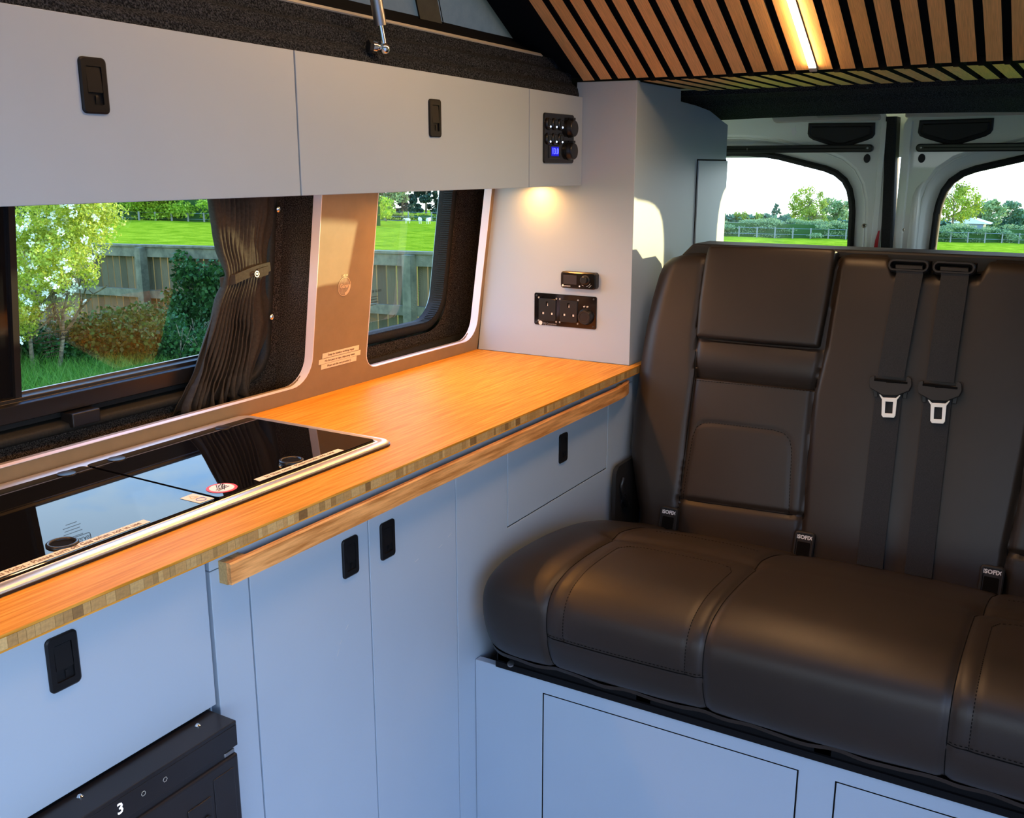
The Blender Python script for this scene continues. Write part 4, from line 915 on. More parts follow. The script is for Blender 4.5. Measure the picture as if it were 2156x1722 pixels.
for mir_ in (False, True):
    Y = (lambda y: 2 * YM - y) if mir_ else (lambda y: y)
    # headrest pad
    b = NB(); hp = [(-.5495, .9795), (-.5455, 1.05), (-.5460, 1.13), (-.5500, 1.158), (-.5570, 1.1635), (-.69, 1.166), (-.8060, 1.1665), (-.8125, 1.162), (-.8115, 1.14), (-.8085, 1.05), (-.8045, .9800), (-.8010, .9762), (-.69, .9745), (-.5530, .9755)]
    n = Vector((-1, 0, .27)).normalized(); hp = [(Y(y), z) for y, z in hp]; L_ = []
    hcy, hcz = Y(-.679), 1.071
    for q, k_, o_ in ((0, 1, -.028), (0, 1, -.004), (-.0010, 1, .003), (-.0026, 1, .0065), (-.0026, .975, .0088), (-.0026, .93, .0098), (-.0026, .8, .0106), (-.0026, .5, .0112), (-.0026, .1, .0114)):
        L_.append([Vector((BX(hcz + (z - hcz) * k_), hcy + (y - hcy) * k_, hcz + (z - hcz) * k_)) + n * (o_ + .006) for y, z in off2(hp, q)])
    loops(b, L_, True, True, True); o = sub('headrest_pad', b, lea, sb, smooth=50)
    b = NB(); tube(b, [Vector((BX(z), y, z)) + n * .0095 for y, z in off2(hp, -.0025)], .0011, 5, True); sub('piping', b, lea, o, smooth=1)
    for P in (seamL, seamR):
        b = NB(); tube(b, [back(Y(y), z, -.0002) for y, z in [(P[k][0] + (P[k + 1][0] - P[k][0]) * t, P[k][1] + (P[k + 1][1] - P[k][1]) * t) for k in range(len(P) - 2) for t in (0, .33, .66)]], .0010, 5); sub('backrest_seam', b, leadark, sb)
    b = NB(); tube(b, [back(Y(-.558 - .257 * i / 12), .6455 + .008 * i / 12, .0005) for i in range(13)], .0008, 5)
    sub('backrest_seam', b, leadark, sb)
    b = NB(); stitches(b, along([(Y(y), z) for y, z in ins], lambda y, z: back(y, z, .0006), .0062)); stitches(b, along([(Y(-.556), .889), (Y(-.802), .893)], lambda y, z: back(y, z, .0008), .0062))
    sub('backrest_stitching', b, leadark, sb, kind='stuff')
# --- ISOFIX pockets
for yc in (-.5455, -.8285, -1.1625, -1.4455):
    n = Vector((-1, 0, .27)).normalized(); up = Vector((.27, 0, 1)).normalized(); c = Vector((BX(.600), yc, .600)) + n * .012
    f_ = lambda u, v, d, c=c: c + Vector((0, u, 0)) + up * v + n * d
    P = rr(-.0195, .0195, -.045, .0275, .007, 5); b = NB(); loops(b, [[f_(u, v, -.012) for u, v in P], [f_(u, v, .004) for u, v in P], [f_(u, v, .006) for u, v in off2(P, -.002)], [f_(u, v, .006) for u, v in off2(P, -.004)], [f_(u, v, .0035) for u, v in off2(P, -.0055)]], True, False, True)
    o = sub('isofix_pocket', b, blkm, sb, smooth=40)
    b = NB(); Q = rr(-.0125, .0125, -.045, .0075, .002, 3); rplate(b, Q, f_, .0035, .0040, .0001); sub('pocket_opening', b, leadark, o)
    text('lettering', 'ISOFIX', .0105, f_(0, .0165, .0040), (0, -1, 0), up, white, o, lift=.0001, bold=.0004)
# --- frame, brackets
b = NB(); prism(b, [(-.432, .45), (-.432, 1.070), (-.452, 1.115), (-.478, 1.138), (-1.54, 1.138), (-1.54, .45)], lambda y, z: (.13, y, z), lambda y, z: (.26, y, z)); sub('rear_shade_panel', b, felt, sb)  # unseen behind the seat, outline shaped to shade the wardrobe side
b = NB(); prism(b, [(-.466, 1.09), (-.476, 1.140), (-.500, 1.1645), (-1.50, 1.1645), (-1.53, 1.09)], lambda y, z: (.085, y, z), lambda y, z: (.185, y, z)); sub('rear_shelf', b, blkm, sb, bevel=.005)
b = NB()
box(b, -.650, -.05, -1.54, -.448, .489, .500)
for y in (-.46, -.72, -1.0, -1.28, -1.53): box(b, -.645, -.60, y - .012, y + .012, .500, .528)
box(b, -.645, -.625, -1.54, -.45, .500, .515); sub('seat_frame', b, felt, sb)
b = NB(); lathe(b, [(.006, 0), (.006, .003), (0, .004)], (-.652, -.480, .503), (-.5, 0, 1), 14); sub('frame_bolt', b, alu, sb, smooth=30)
b = NB(); P = rr(-.115, .02, .52, .700, .022, 5); rplate(b, P, lambda x, z, d: Vector((x, -.424 - d * -1, z)), 0, .010, .002); sub('recliner_cover', b, blkm, sb)
b = NB(); tube(b, [(-.06, -.428, .60), (-.085, -.428, .625), (-.095, -.428, .655), (-.085, -.428, .67)], .005, 8); lathe(b, [(.016, 0), (.016, .004), (.012, .006), (0, .006)], (-.07, -.427, .61), (0, 1, 0), 18); sub('recliner_lever', b, blk, sb, smooth=50)

# --- bench base
bb = thing('storage_box', 'blue grey box with inset hatch panels below the bench seat cushion', 'base', (-.38, YM, 0))
XB = -.643
b = NB(); H1 = [(-.5365, .08), (-.5365, .4615), (-.9680, .4615), (-.9680, .08)]; H2 = [(-1.0205, .08), (-1.0205, .4615), (-1.452, .4615), (-1.452, .08)]
plate([(-.4018, .0), (-.4018, .4870), (-1.590, .4870), (-1.590, .0)], [H1, H2], lambda y, z: Vector((XB, y, z)), b)
o = sub('front_board', b, paint, bb); solid(o, .015, -1); m = o.modifiers.new('b', 'BEVEL'); m.width = .0008; m.limit_method = 'ANGLE'
for H in (H1, H2): sub('hatch_panel', bx(XB + .0004, XB + .014, H[2][0] + .0022, H[0][0] - .0022, .083, .4593), paint, bb, bevel=.0009)
b = NB()
for H in (H1, H2): y0, y1 = H[0][0], H[2][0]; box(b, XB + .0009, XB + .006, y0 - .0024, y0 + .0002, .08, .4615); box(b, XB + .0009, XB + .006, y1 - .0002, y1 + .0024, .08, .4615); box(b, XB + .0009, XB + .006, y1, y0, .4591, .4617)
sub('hatch_gap', b, leadark, bb)
sub('inner_box', bx(XB + .018, -.06, -1.575, -.42, .01, .4855), felt, bb)

# --- seat belts
def belt(yt, yb, zt_, label):
    t = thing('seat_belt', label, 'seat belt', (-.02, (yt + yb) / 2, .60), 'seat belts in the middle of the bench')
    n = Vector((-1, 0, .27)).normalized(); up = Vector((.27, 0, 1)).normalized()
    F = lambda y, z, d: Vector((BX(z), y, z)) + n * d
    w_ = .0238
    def strap(name, pts, par=t, wave=0):
        b = NB(); L_ = []
        for (y, z, d) in pts: L_.append([F(y - w_, z, d), F(y, z, d + .0002), F(y + w_, z, d), F(y + w_, z, d + .0013), F(y, z, d + .0016), F(y - w_, z, d + .0013)])
        loops(b, L_, True, True, True); return sub(name, b, web, par)
    # guide loop
    b = NB(); c = F(yt + .004, 1.1395, .006); L_ = []
    cx = lambda u, v, d: c + Vector((0, u, 0)) + up * v + n * d
    ring = rr(-.0375, .0375, -.0125, .0125, .0120, 8); rin = off2(ring, -.0072)
    loops(b, [[cx(u, v, 0) for u, v in ring], [cx(u, v, .010) for u, v in ring], [cx(u, v, .014) for u, v in off2(ring, -.002)], [cx(u, v, .014) for u, v in off2(ring, -.005)], [cx(u, v, .010) for u, v in rin], [cx(u, v, .0) for u, v in rin]]); sub('belt_guide', b, blk, t, smooth=60)
    b = NB(); box(b, c.x + .004, c.x + .03, c.y - .036, c.y + .036, c.z - .012, c.z + .010); sub('guide_housing', b, leadark, t)
    strap('belt_fold', [(yt + .001, 1.1290, .010), (yt + .002, 1.1335, .018), (yt + .003, 1.1395, .017), (yt + .0035, 1.1430, .008)])
    zb = .936 - .006
    strap('upper_strap', [(yt + .001, 1.1300, .018)] + [(yt + (yb - yt) * (1.1250 - z) / .19, z, .0165 + .0022 * math.sin((1.125 - z) / .19 * math.pi)) for z in [1.1250 - .019 * i for i in range(11)]])
    strap('lower_strap', [(yb + (-.0085) * ((.905 - z) / .32), z, .0135) for z in [.905 - .02 * i for i in range(17)]])
    # moulded tongue head: trapezoid with slot
    c2 = F(yb - .002, .918, .0175); ang = R(-4)
    g2 = lambda u, v, d: c2 + Vector((0, u * math.cos(ang) - v * math.sin(ang), 0)) + up * (u * math.sin(ang) + v * math.cos(ang)) + n * d
    P = [(.0330, .0180), (.0370, .0150), (.0385, .0020), (.0360, -.0060), (.0130, -.0185), (-.0130, -.0185), (-.0340, -.0085), (-.0385, .0020), (-.0370, .0150), (-.0330, .0185), (-.0285, .0180), (-.0275, .0100), (-.0060, .0095), (-.0060, .0065), (.0060, .0065), (.0060, .0095), (.0275, .0100), (.0285, .0180)]
    b = NB(); loops(b, [[g2(u, v, -.002) for u, v in P], [g2(u, v, .004) for u, v in P], [g2(u, v, .0055) for u, v in off2(P, -.0013)]], True, True, True); o = sub('tongue_head', b, blkm, t, smooth=30)
    b = NB(); box(b, *( -0.0, .0) * 0 or (c2.x - .004, c2.x + .002, c2.y - .030, c2.y + .030, c2.z + .0075, c2.z + .0115)); sub('belt_slot', b, leadark, o)
    b = NB()
    for s_ in (1, -1): rplate(b, [(s_ * .0255 - .0035, -.022), (s_ * .0255 + .0035, -.022), (s_ * .0275 + .0035, -.006), (s_ * .0275 - .0035, -.006)], g2, -.006, -.001, .0005)
    rplate(b, [(-.029, -.012), (.029, -.012), (.029, -.005), (-.029, -.005)], g2, -.006, -.001, .0005); sub('rear_clip', b, blk, o)
    # metal tongue: open frame with two horns
    ou = [(.0115, -.0225), (.0175, -.0165), (.0190, -.0175), (.0135, -.0260), (.0125, -.0560), (.0095, -.0600), (-.0095, -.0600), (-.0125, -.0560), (-.0135, -.0260), (-.0190, -.0175), (-.0175, -.0165), (-.0115, -.0225)][::-1]
    b = NB(); hol = [(-.0068, -.0520), (.0068, -.0520), (.0068, -.0300), (-.0068, -.0300)]
    plate(ou, [hol], lambda u, v: g2(u, v, .0010), b); plate(ou, [hol], lambda u, v: g2(u, v, .0034), b)
    loops(b, [[g2(u, v, .0010) for u, v in ou], [g2(u, v, .0034) for u, v in ou]]); loops(b, [[g2(u, v, .0010) for u, v in hol], [g2(u, v, .0034) for u, v in hol]]); bmesh.ops.remove_doubles(b, verts=b.verts, dist=1e-6)
    sub('metal_tongue', b, tong, o, bevel=.0005)
    return t
belt(-.9540, -.9460, 0, 'black seat belt with metal tongue, the one nearer the kitchen side')
belt(-1.0330, -1.0325, 0, 'black seat belt with metal tongue, the one further from the kitchen')

# --- curtain pinned back beside the left window
ct = thing('curtain', 'dark pleated curtain gathered by a tie band at the left window', 'curtain', (-.70, .05, .90))
def lerp(T, t):
    for (a, p), (c, q) in zip(T, T[1:]):
        if t <= c: f = (t - a) / (c - a); f = f if len(T) < 3 else f; return p + (q - p) * f
    return T[-1][1]
# (height, left x, right x) of the hanging cloth
LT = [(.905, -.843), (.93, -.834), (.98, -.805), (1.04, -.783), (1.09, -.766), (1.125, -.756), (1.145, -.754), (1.17, -.757), (1.22, -.768), (1.30, -.785)]
RT = [(.905, -.672), (.93, -.664), (.97, -.650), (1.01, -.628), (1.045, -.6130), (1.055, -.6115), (1.07, -.617), (1.10, -.632), (1.13, -.645), (1.145, -.6475), (1.16, -.644), (1.20, -.628), (1.24, -.6120), (1.252, -.6085), (1.262, -.6085), (1.30, -.606)]
def curt(u, v):
    z = .912 + (1.30 - .912) * (1 - v); l, r_ = lerp(LT, z), lerp(RT, z)
    # pleats live between the left edge and the fold line; the flap runs on to the studs
    foldx = l + (lerp([(.905, .84), (1.0, .72), (1.06, .60), (1.145, .68), (1.25, .66), (1.3, .66)], z)) * (r_ - l)
    amp = .0085 * (1 - .55 * math.exp(-((z - 1.145) / .02) ** 2)) * (1 + .35 * max(0, (1.0 - z) / .1))
    ph = u / .78 * 11
    if u < .78:
        x = l + (foldx - l) * (u / .78); fr = ph % 1
        y = amp * (math.sin(2 * math.pi * ph + .6 * math.sin(z * 21 + u * 9)) * .9 + .25 * math.sin(4 * math.pi * ph + z * 30))
        x += .0035 * math.sin(2 * math.pi * ph + 1.2 + z * 11) * (1.6 if z < .96 else 1)
    else:
        t = (u - .78) / .22; x = foldx + (r_ - foldx) * t; y = .010 * math.sin(math.pi * t * 2 + z * 8) * (1 - t) + .012 * t
    if z < .945: x += .006 * math.sin(u * 60) * (.945 - z) / .04; y += .010 * math.sin(u * 47 + 1) * (.945 - z) / .04
    zz = z + (.008 * math.sin(u * 33) + .012 * (u - .5)) * max(0, (.96 - z) / .05)
    pin = -.014 * math.exp(-((z - 1.145) / .03) ** 2)
    return Vector((x, KL * (zz - .9) + .074 + y + pin, zz))
me = grid(230, 110, curt); o = sub('cloth', me, cur, ct, smooth=1); solid(o, .0012, 0)
b = NB(); L_ = []
for i in range(41):
    u = i / 40; x = -.7575 + .115 * u; z = 1.1385 + .014 * u + .004 * math.sin(u * 3) - (.006 * (1 - u) ** 3); yy = KL * (z - .9) + .0535 - .006 * math.sin(math.pi * u) + (.016 * max(0, (u - .85) / .15)) + (.018 * max(0, (.12 - u) / .12))
    L_.append([(x, yy, z - .0085), (x, yy - .0016, z - .0080), (x, yy - .0016, z + .0080), (x, yy, z + .0085)])
loops(b, L_, True, True, True); sub('tie_band', b, cur, ct, smooth=40)
b = NB(); rplate(b, rr(-.6970, -.6690, 1.137, 1.1535, .002, 2), lambda x, z, d: Vector((x, KL * (z - .9) + .0455 - d, z + (x + .683) * .14)), 0, .0016, .0004); sub('band_tab', b, cur, ct)
b = NB(); cT = Vector((-.7010, KL * .245 + .0420, 1.1435)); L_ = []
for i in range(24):
    a = 2 * math.pi * i / 24; L_.append([cT + Vector((math.cos(a) * r_, -h, math.sin(a) * r_)) for r_, h in ((.0058, 0), (.0056, .0012), (.0042, .0012), (.0040, 0))])
L_.append(L_[0]); loops(b, L_, False); lathe(b, [(.0026, 0), (.0022, .0012), (0, .0014)], cT, (0, -1, 0), 14); sub('band_popper', b, alu, ct, smooth=40)
for (x, z) in ((-.6145, 1.2515), (-.6195, 1.0535)):
    b = NB(); lathe(b, [(.0070, 0), (.0072, .0012), (.0062, .0028), (.0040, .0040), (0, .0046)], (x, KL * (z - .9) + .078, z), (0, -1, -.13), 22); sub('press_stud', b, chrome, ct, smooth=1)

# ================================================================== OUTSIDE
gz = lambda x, y: -.45 - .0429 * x + .0046 * y - .0009 * max(0, math.hypot(x, y) - 78) ** 1.35
g = grid(150, 150, lambda u, v: (-40 + 260 * u ** 1.6, -70 + 260 * v, gz(-40 + 260 * u ** 1.6, -70 + 260 * v) + (.05 * math.sin(u * 260) * math.sin(v * 190) if u > .25 else 0)))
struct('ground', g, grass, smooth=1)
bounce_mat = mat('bounce_gravel', (.34, .33, .32), .9); noisy(bounce_mat, (.15, .145, .14), (.29, .28, .27), ns=30, bump=.5, bs=60, bdist=.01)
struct('bounce_ground', grid(20, 20, lambda u, v: (-30 + 36 * u, -40 + 38.2 * v, gz(-30 + 36 * u, -40 + 38.2 * v) + .03)), bounce_mat)  # unseen grey ground, added for neutral bounce light through the sliding door
RNG = np.random.default_rng(11)
def leaves(C, n, size, rad=None, flat=0.0, aspect=.62, up=0.0):
    """C: array of centres (with radius per axis in rad) -> quads with random orientation"""
    C = np.asarray(C, float); k = len(C); idx = RNG.integers(0, k, n)
    d = RNG.normal(size=(n, 3)); d /= np.linalg.norm(d, axis=1)[:, None]; r_ = RNG.random(n) ** (.45)
    P = C[idx] + d * r_[:, None] * (np.asarray(rad)[idx] if rad is not None else .1)
    a = RNG.normal(size=(n, 3)); a /= np.linalg.norm(a, axis=1)[:, None]; q = RNG.normal(size=(n, 3)); q[:, 2] += up
    c = np.cross(a, q); c /= np.linalg.norm(c, axis=1)[:, None]
    s_ = size * (.6 + .8 * RNG.random(n))[:, None]
    V = np.stack([P - a * s_, P + c * s_ * aspect, P + a * s_, P - c * s_ * aspect], 1).reshape(-1, 3)
    return npmesh(V, np.arange(4 * n).reshape(n, 4))
def crown(center, R3, nb, rb, n, size, seed=0):
    r2 = np.random.default_rng(seed); d = r2.normal(size=(nb, 3)); d /= np.linalg.norm(d, axis=1)[:, None]
    C = np.asarray(center) + d * (r2.random(nb) ** .4)[:, None] * np.asarray(R3); rad = np.ones((nb, 3)) * rb * (.6 + .8 * r2.random(nb))[:, None]
    return leaves(C, n, size, rad)
def at(d, x, y):
    """a place at depth d seen along a direction of the van's floor plan"""
    return Vector((cam.location.x + d * x, cam.location.y + d * y, 0))
def branchy(b, p, d, L, r_, depth, rg, spread=.6):
    q = p + d * L; mid = p + d * L * .5 + Vector((rg.uniform(-1, 1), rg.uniform(-1, 1), rg.uniform(-1, 1))) * L * .08
    tube(b, [p, mid, q], [r_, r_ * .85, r_ * .7], 6)
    if depth > 0:
        for _ in range(3 if depth > 1 else 3):
            v = (d + Vector((rg.uniform(-1, 1), rg.uniform(-1, 1), rg.uniform(-.5, .9))) * spread).normalized(); branchy(b, q, v, L * rg.uniform(.6, .8), r_ * .62, depth - 1, rg, spread)

# --- hawthorn in blossom by the left window
fX, fY, rX, rY = .861, .5086, .5086, -.861                   # fore and cross directions of the garden layout
def gp(d, u): return (-1.96 + d * fX + u * rX, -1.2545 + d * fY + u * rY)
hx, hy = gp(8.1, -3.95); hz = gz(hx, hy)
hw = thing('hawthorn_bush', 'hawthorn bush with white blossom seen through the left window', 'bush', (hx, hy, hz))
rg = random.Random(4); b = NB()
for k in range(4): branchy(b, Vector((*gp(8.25, -4.5 + .18 * k), hz)), Vector((rX * rg.uniform(-.1, .4), rY * rg.uniform(-.1, .4), 1)).normalized(), .50, .022, 3, rg, .6)
for k in range(2): branchy(b, Vector((*gp(7.9, -3.95), hz + .5 + .12 * k)), Vector((rX * .7, rY * .7, .6 - .1 * k)).normalized(), .25, .010, 2, rg, .5)
sub('branches', b, bark, hw, kind='stuff')
r2 = np.random.default_rng(5); cs, rs = [], []
def clump(d0, d1, u0, u1, z0, z1, n, r_):
    for k in range(n):
        x, y = gp(d0 + (d1 - d0) * r2.random(), u0 + (u1 - u0) * r2.random()); cs.append([x, y, z0 + (z1 - z0) * r2.random()]); rs.append([r_] * 3)
clump(7.6, 8.7, -5.0, -3.75, .10, 1.45, 120, .14)
clump(7.6, 8.4, -3.85, -3.45, .55, 1.45, 44, .13)
clump(7.6, 8.2, -3.50, -3.18, .78, 1.45, 30, .12)
clump(7.5, 8.0, -3.95, -3.3, .45, .80, 22, .09)
clump(7.6, 8.2, -4.9, -3.75, -.15, .3, 26, .13)
clump(7.5, 7.9, -4.1, -3.75, -.05, .3, 12, .12)
cs = np.array(cs); rs = np.array(rs)
sub('foliage', leaves(cs, 56000, .0125, rs), lf_haw, hw, kind='stuff')
bl = cs[r2.random(len(cs)) < .55]; bl[:, :2] -= np.array([fX, fY]) * .10
sub('blossom', leaves(np.repeat(bl, 3, 0) + r2.normal(size=(len(bl) * 3, 3)) * .09, 9000, .0085, np.ones((len(bl) * 3, 3)) * .035, aspect=1.0), petal, hw, kind='stuff')
# --- dark undergrowth and ivy in front of the fence
nb_ = thing('bramble_thicket', 'dark green brambles and nettles growing below the hawthorn', 'shrub', (*gp(9.0, -3.6), gz(*gp(9.0, -3.6))))
cs = []; rs = []
for k in range(210):
    u = -5.0 + 2.6 * r2.random(); d = 8.5 + .9 * r2.random() ** 1.3; x, y = gp(d, u); cs.append([x, y, gz(x, y) + .08 + (.44 + .12 * math.sin(u * 5)) * r2.random()]); rs.append([.15, .15, .13])
sub('foliage', leaves(cs, 44000, .019, rs, aspect=.7), lf_ivy, nb_, kind='stuff')
b = NB(); rg = random.Random(8)
for k in range(26):
    x, y = gp(8.5 + .6 * rg.random(), -4.6 + 2.0 * rg.random()); branchy(b, Vector((x, y, gz(x, y))), Vector((rg.uniform(-.5, .5), rg.uniform(-.5, .3), 1)).normalized(), .34, .006, 1, rg)
sub('stems', b, bark, nb_, kind='stuff')
# --- long grass on the verge
def blades(n, d0, d1, u0, u1, h0, h1, w_):
    d = RNG.uniform(d0, d1, n); u = RNG.uniform(u0, u1, n); x, y = gp(d, u); z = np.array([gz(a, c) for a, c in zip(x, y)]); h = RNG.uniform(h0, h1, n); an = RNG.uniform(0, 6.28, n); le = RNG.normal(size=(n, 2)) * .35 * h[:, None]
    dx, dy = np.cos(an) * w_, np.sin(an) * w_; B0 = np.stack([x - dx, y - dy, z], 1); B1 = np.stack([x + dx, y + dy, z], 1)
    M0 = np.stack([x - dx * .7 + le[:, 0] * .35, y - dy * .7 + le[:, 1] * .35, z + h * .6], 1); M1 = np.stack([x + dx * .7 + le[:, 0] * .35, y + dy * .7 + le[:, 1] * .35, z + h * .6], 1)
    T0 = np.stack([x + le[:, 0] - dx * .1, y + le[:, 1] - dy * .1, z + h], 1); T1 = np.stack([x + le[:, 0] + dx * .1, y + le[:, 1] + dy * .1, z + h], 1)
    V = np.stack([B0, B1, M1, M0, T1, T0], 1).reshape(-1, 3); q = np.arange(n)[:, None] * 6
    return npmesh(V, np.concatenate([q + [0, 1, 2, 3], q + [3, 2, 4, 5]], 0))
gv = obj('verge_grass', blades(42000, 7.2, 9.6, -5.2, -2.4, .10, .34, .0040), grassb, kind='stuff'); tag(gv, 'long bright grass on the verge below the left window', 'grass')

FA, FB = Vector((5.03, 2.40, .618)), Vector((5.27, 11.2, .402))
# --- board fence across the garden, seen through both side windows
A, Bp = FA, FB; dF = Vector((Bp.x - A.x, Bp.y - A.y, 0)); LF = dF.length; dF.normalize(); nF = Vector((dF.y, -dF.x, 0))
if nF.x > 0: nF = -nF                                      # towards the van
fe = thing('garden_fence', 'weathered board fence with gaps, crossing the view in both side windows', 'fence', (A.x, A.y, gz(A.x, A.y)))
def fpt(s_, n_, z): q = A + dF * s_ + nF * n_; return Vector((q.x, q.y, z))
topf = lambda s_: A.z + (Bp.z - A.z) * s_ / LF
ra = random.Random(2); s_ = 0
bme = bx(0, 1, -.009, .009, 0, 1); bmesh.ops.recalc_face_normals(bme, faces=bme.faces); boardm = bpy.data.meshes.new('board'); bme.to_mesh(boardm); bme.free(); boardm.materials.append(fencem)
while s_ < LF:
    w_ = .100 + ra.uniform(-.004, .004); z0, z1 = topf(s_) - 1.22, topf(s_) - .015 + ra.uniform(-.004, .004)
    o = bpy.data.objects.new('board', boardm); COL.objects.link(o); o.parent = fe; o.matrix_parent_inverse = Matrix.Translation(-Vector(fe.location))
    q = fpt(s_, -.03, z0); o.location = q; o.rotation_euler = (0, 0, math.atan2(dF.y, dF.x)); o.scale = (w_, 1, z1 - z0); s_ += w_ + (.014 if s_ < 4.2 else .012) + ra.uniform(-.002, .003)
for (dz, h_, th) in ((0, .105, .035), (-.46, .085, .035), (-.98, .085, .035)):
    b = NB(); P0, P1 = [], []
    for s_, P in ((-.05, P0), (LF, P1)):
        for n_, z in ((-.02, -h_), (th, -h_), (th, 0), (-.02, 0)): P.append(fpt(s_, n_, topf(s_) + dz + z))
    loops(b, [P0, P1], True, True, True); sub('rail', b, fencer, fe)
b = NB(); P0, P1 = [], []
for s_, P in ((-.05, P0), (LF, P1)):
    for n_, z in ((-.055, 0), (.050, 0), (.050, .022), (-.055, .022)): P.append(fpt(s_, n_, topf(s_) + z))
loops(b, [P0, P1], True, True, True); sub('cap_rail', b, fencer, fe)
for s_ in (1.45, 3.25, 5.05, 6.85, 8.5):
    b = NB(); loops(b, [[fpt(s_ + u, n_, z) for u, n_ in ((0, .03), (.09, .03), (.09, .12), (0, .12))] for z in (topf(s_) - 1.35, topf(s_) - .004)], True, True, True); sub('post', b, fencer, fe)
cs = []; rs = []
for k in range(110):
    t = r2.random(); s_ = 3.7 + .8 * t + r2.normal() * .12; q = fpt(s_, .06 + .14 * r2.random(), topf(s_) - .12 - 1.0 * r2.random() ** .7); cs.append(list(q)); rs.append([.12, .12, .12])
iv = thing('ivy_growth', 'dark ivy and nettles climbing the board fence beside the curtain', 'ivy', tuple(fpt(4.6, .1, gz(5.2, 7))))
sub('foliage', leaves(cs, 15000, .022, rs, aspect=.75), lf_ivy, iv, kind='stuff')

# --- hedges, posts and trees across the fields
def hedge(name, label, P, Q, h, w_, n, size, m, group=None, base=-.05):
    P, Q = Vector((*P, 0)), Vector((*Q, 0)); L = (Q - P).length; k = int(L / .7); t = thing(name, label, 'hedge', (P.x, P.y, gz(P.x, P.y)), group)
    C = []
    for i in range(k * 5):
        q = P + (Q - P) * RNG.random(); C.append([q.x + RNG.normal() * w_ * .3, q.y + RNG.normal() * w_ * .3, gz(q.x, q.y) + base + h * (.12 + .80 * RNG.random())])
    sub('foliage', leaves(C, n, size, np.ones((len(C), 3)) * [w_ * .45, w_ * .45, h * .14]), m, t, kind='stuff')
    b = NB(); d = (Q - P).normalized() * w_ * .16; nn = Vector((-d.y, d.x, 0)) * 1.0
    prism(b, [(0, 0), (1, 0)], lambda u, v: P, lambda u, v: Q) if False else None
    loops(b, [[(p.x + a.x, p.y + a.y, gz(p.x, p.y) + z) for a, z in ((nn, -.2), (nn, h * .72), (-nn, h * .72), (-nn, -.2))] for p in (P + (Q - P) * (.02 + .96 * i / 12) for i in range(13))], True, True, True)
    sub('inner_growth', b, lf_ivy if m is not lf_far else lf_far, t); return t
def posts(P, Q, n, h, label, th=.06):
    P, Q = Vector((*P, 0)), Vector((*Q, 0)); t = thing('wire_fence', label, 'fence', (P.x, P.y, gz(P.x, P.y))); W0 = []
    for i in range(n):
        q = P + (Q - P) * i / (n - 1); z = gz(q.x, q.y); sub('post', bx(q.x - th, q.x + th, q.y - th, q.y + th, z - .1, z + h), postm, t); W0.append(Vector((q.x, q.y, z + h * .92)))
    for dz in (0, -.35, -.65):
        b = NB(); tube(b, [w_ + Vector((0, 0, dz)) for w_ in W0], .008, 4); sub('wire', b, alu, t)
    return t
# behind the van
hedge('field_hedge', 'trimmed green hedge across the pasture behind the rear doors', (51.5, 24.0), (92.4, -32.0), 1.15, 1.2, 120000, .045, lf_dull)
posts((52.4, 21.6), (84.8, -22.8), 51, .62, 'low post and wire fence before the hedge behind the van', .035)
hedge('far_hedge', 'dark distant hedge line beyond the rear pasture hedge', (81.0, 38.0), (128.0, -28.0), 1.25, 1.5, 22000, .20, lf_far)
def tree(label, x, y, h, w_, n, size, m, nb=40, seed=0, trunk=.25, low=.25, name='field_tree', group=None, cone=False):
    z = gz(x, y); t = thing(name, label, 'tree', (x, y, z), group); rg = random.Random(seed); b = NB()
    tube(b, [(x, y, z - .3), (x + .1, y, z + h * .4), (x, y + .1, z + h * (.95 if cone else .7))], [trunk, trunk * .7, trunk * .15], 7)
    if not cone:
        for k in range(7): branchy(b, Vector((x, y, z + h * (.30 + .06 * k))), Vector((rg.uniform(-1, 1), rg.uniform(-1, 1), .7)).normalized(), h * .20, trunk * .32, 2, rg, .6)
    sub('trunk', b, bark, t)
    if cone:
        C, Rr = [], []
        for k in range(nb * 2): f = RNG.random(); a = RNG.uniform(0, 6.28); rr_ = w_ * (1 - f) * .8 + .1; C.append([x + rr_ * math.cos(a), y + rr_ * math.sin(a), z + h * (.12 + .82 * f)]); Rr.append([w_ * .16 * (1.3 - f), w_ * .16 * (1.3 - f), h * .05])
        me = leaves(C, n, size, Rr)
    else: me = crown((x, y, z + h * (low + (1 - low) * .52)), (w_, w_, h * (1 - low) * .46), nb, w_ * .26, n, size, seed)
    sub('foliage', me, m, t, kind='stuff'); return t
tree('airy young tree with yellow green leaves, in the left rear window', 66.1, 15.9, 3.15, 1.35, 2600, .075, lf_tree, 30, 3, .07)
tree('round bright bush at the foot of the airy tree', 64.1, 15.0, 1.85, 1.0, 3400, .075, lf_tree, 26, 4, .05, .02, 'field_bush')
tree('small dark pointed conifer on the skyline, left rear window', 91.3, 25.1, 2.3, .85, 2600, .07, lf_far, 40, 5, .06, .1, 'conifer', cone=True)
tree('pale round tree at the right edge of the left rear window', 85.9, 18.4, 2.7, 1.3, 2800, .12, lf_dull, 26, 6, .08, .1)
tree('low pale bush on the skyline at the far left of the rear glass', 88.5, 25.8 + 1.2, 1.6, 1.3, 1400, .11, lf_tree, 16, 7, .05, .05, 'field_bush')
tree('tall airy tree with yellow leaves, left in the right rear window', 74.5, 7.8, 4.15, 1.75, 4200, .085, lf_tree, 48, 8, .10, .18)
tree('dense green tree in the middle of the right rear window', 92.3, 7.4, 3.0, 1.6, 5200, .11, lf_dull, 36, 9, .12, .04)
tree('broad green tree right of centre in the right rear window', 95.3, 5.6, 3.0, 1.7, 5200, .11, lf_far, 36, 10, .12, .04)
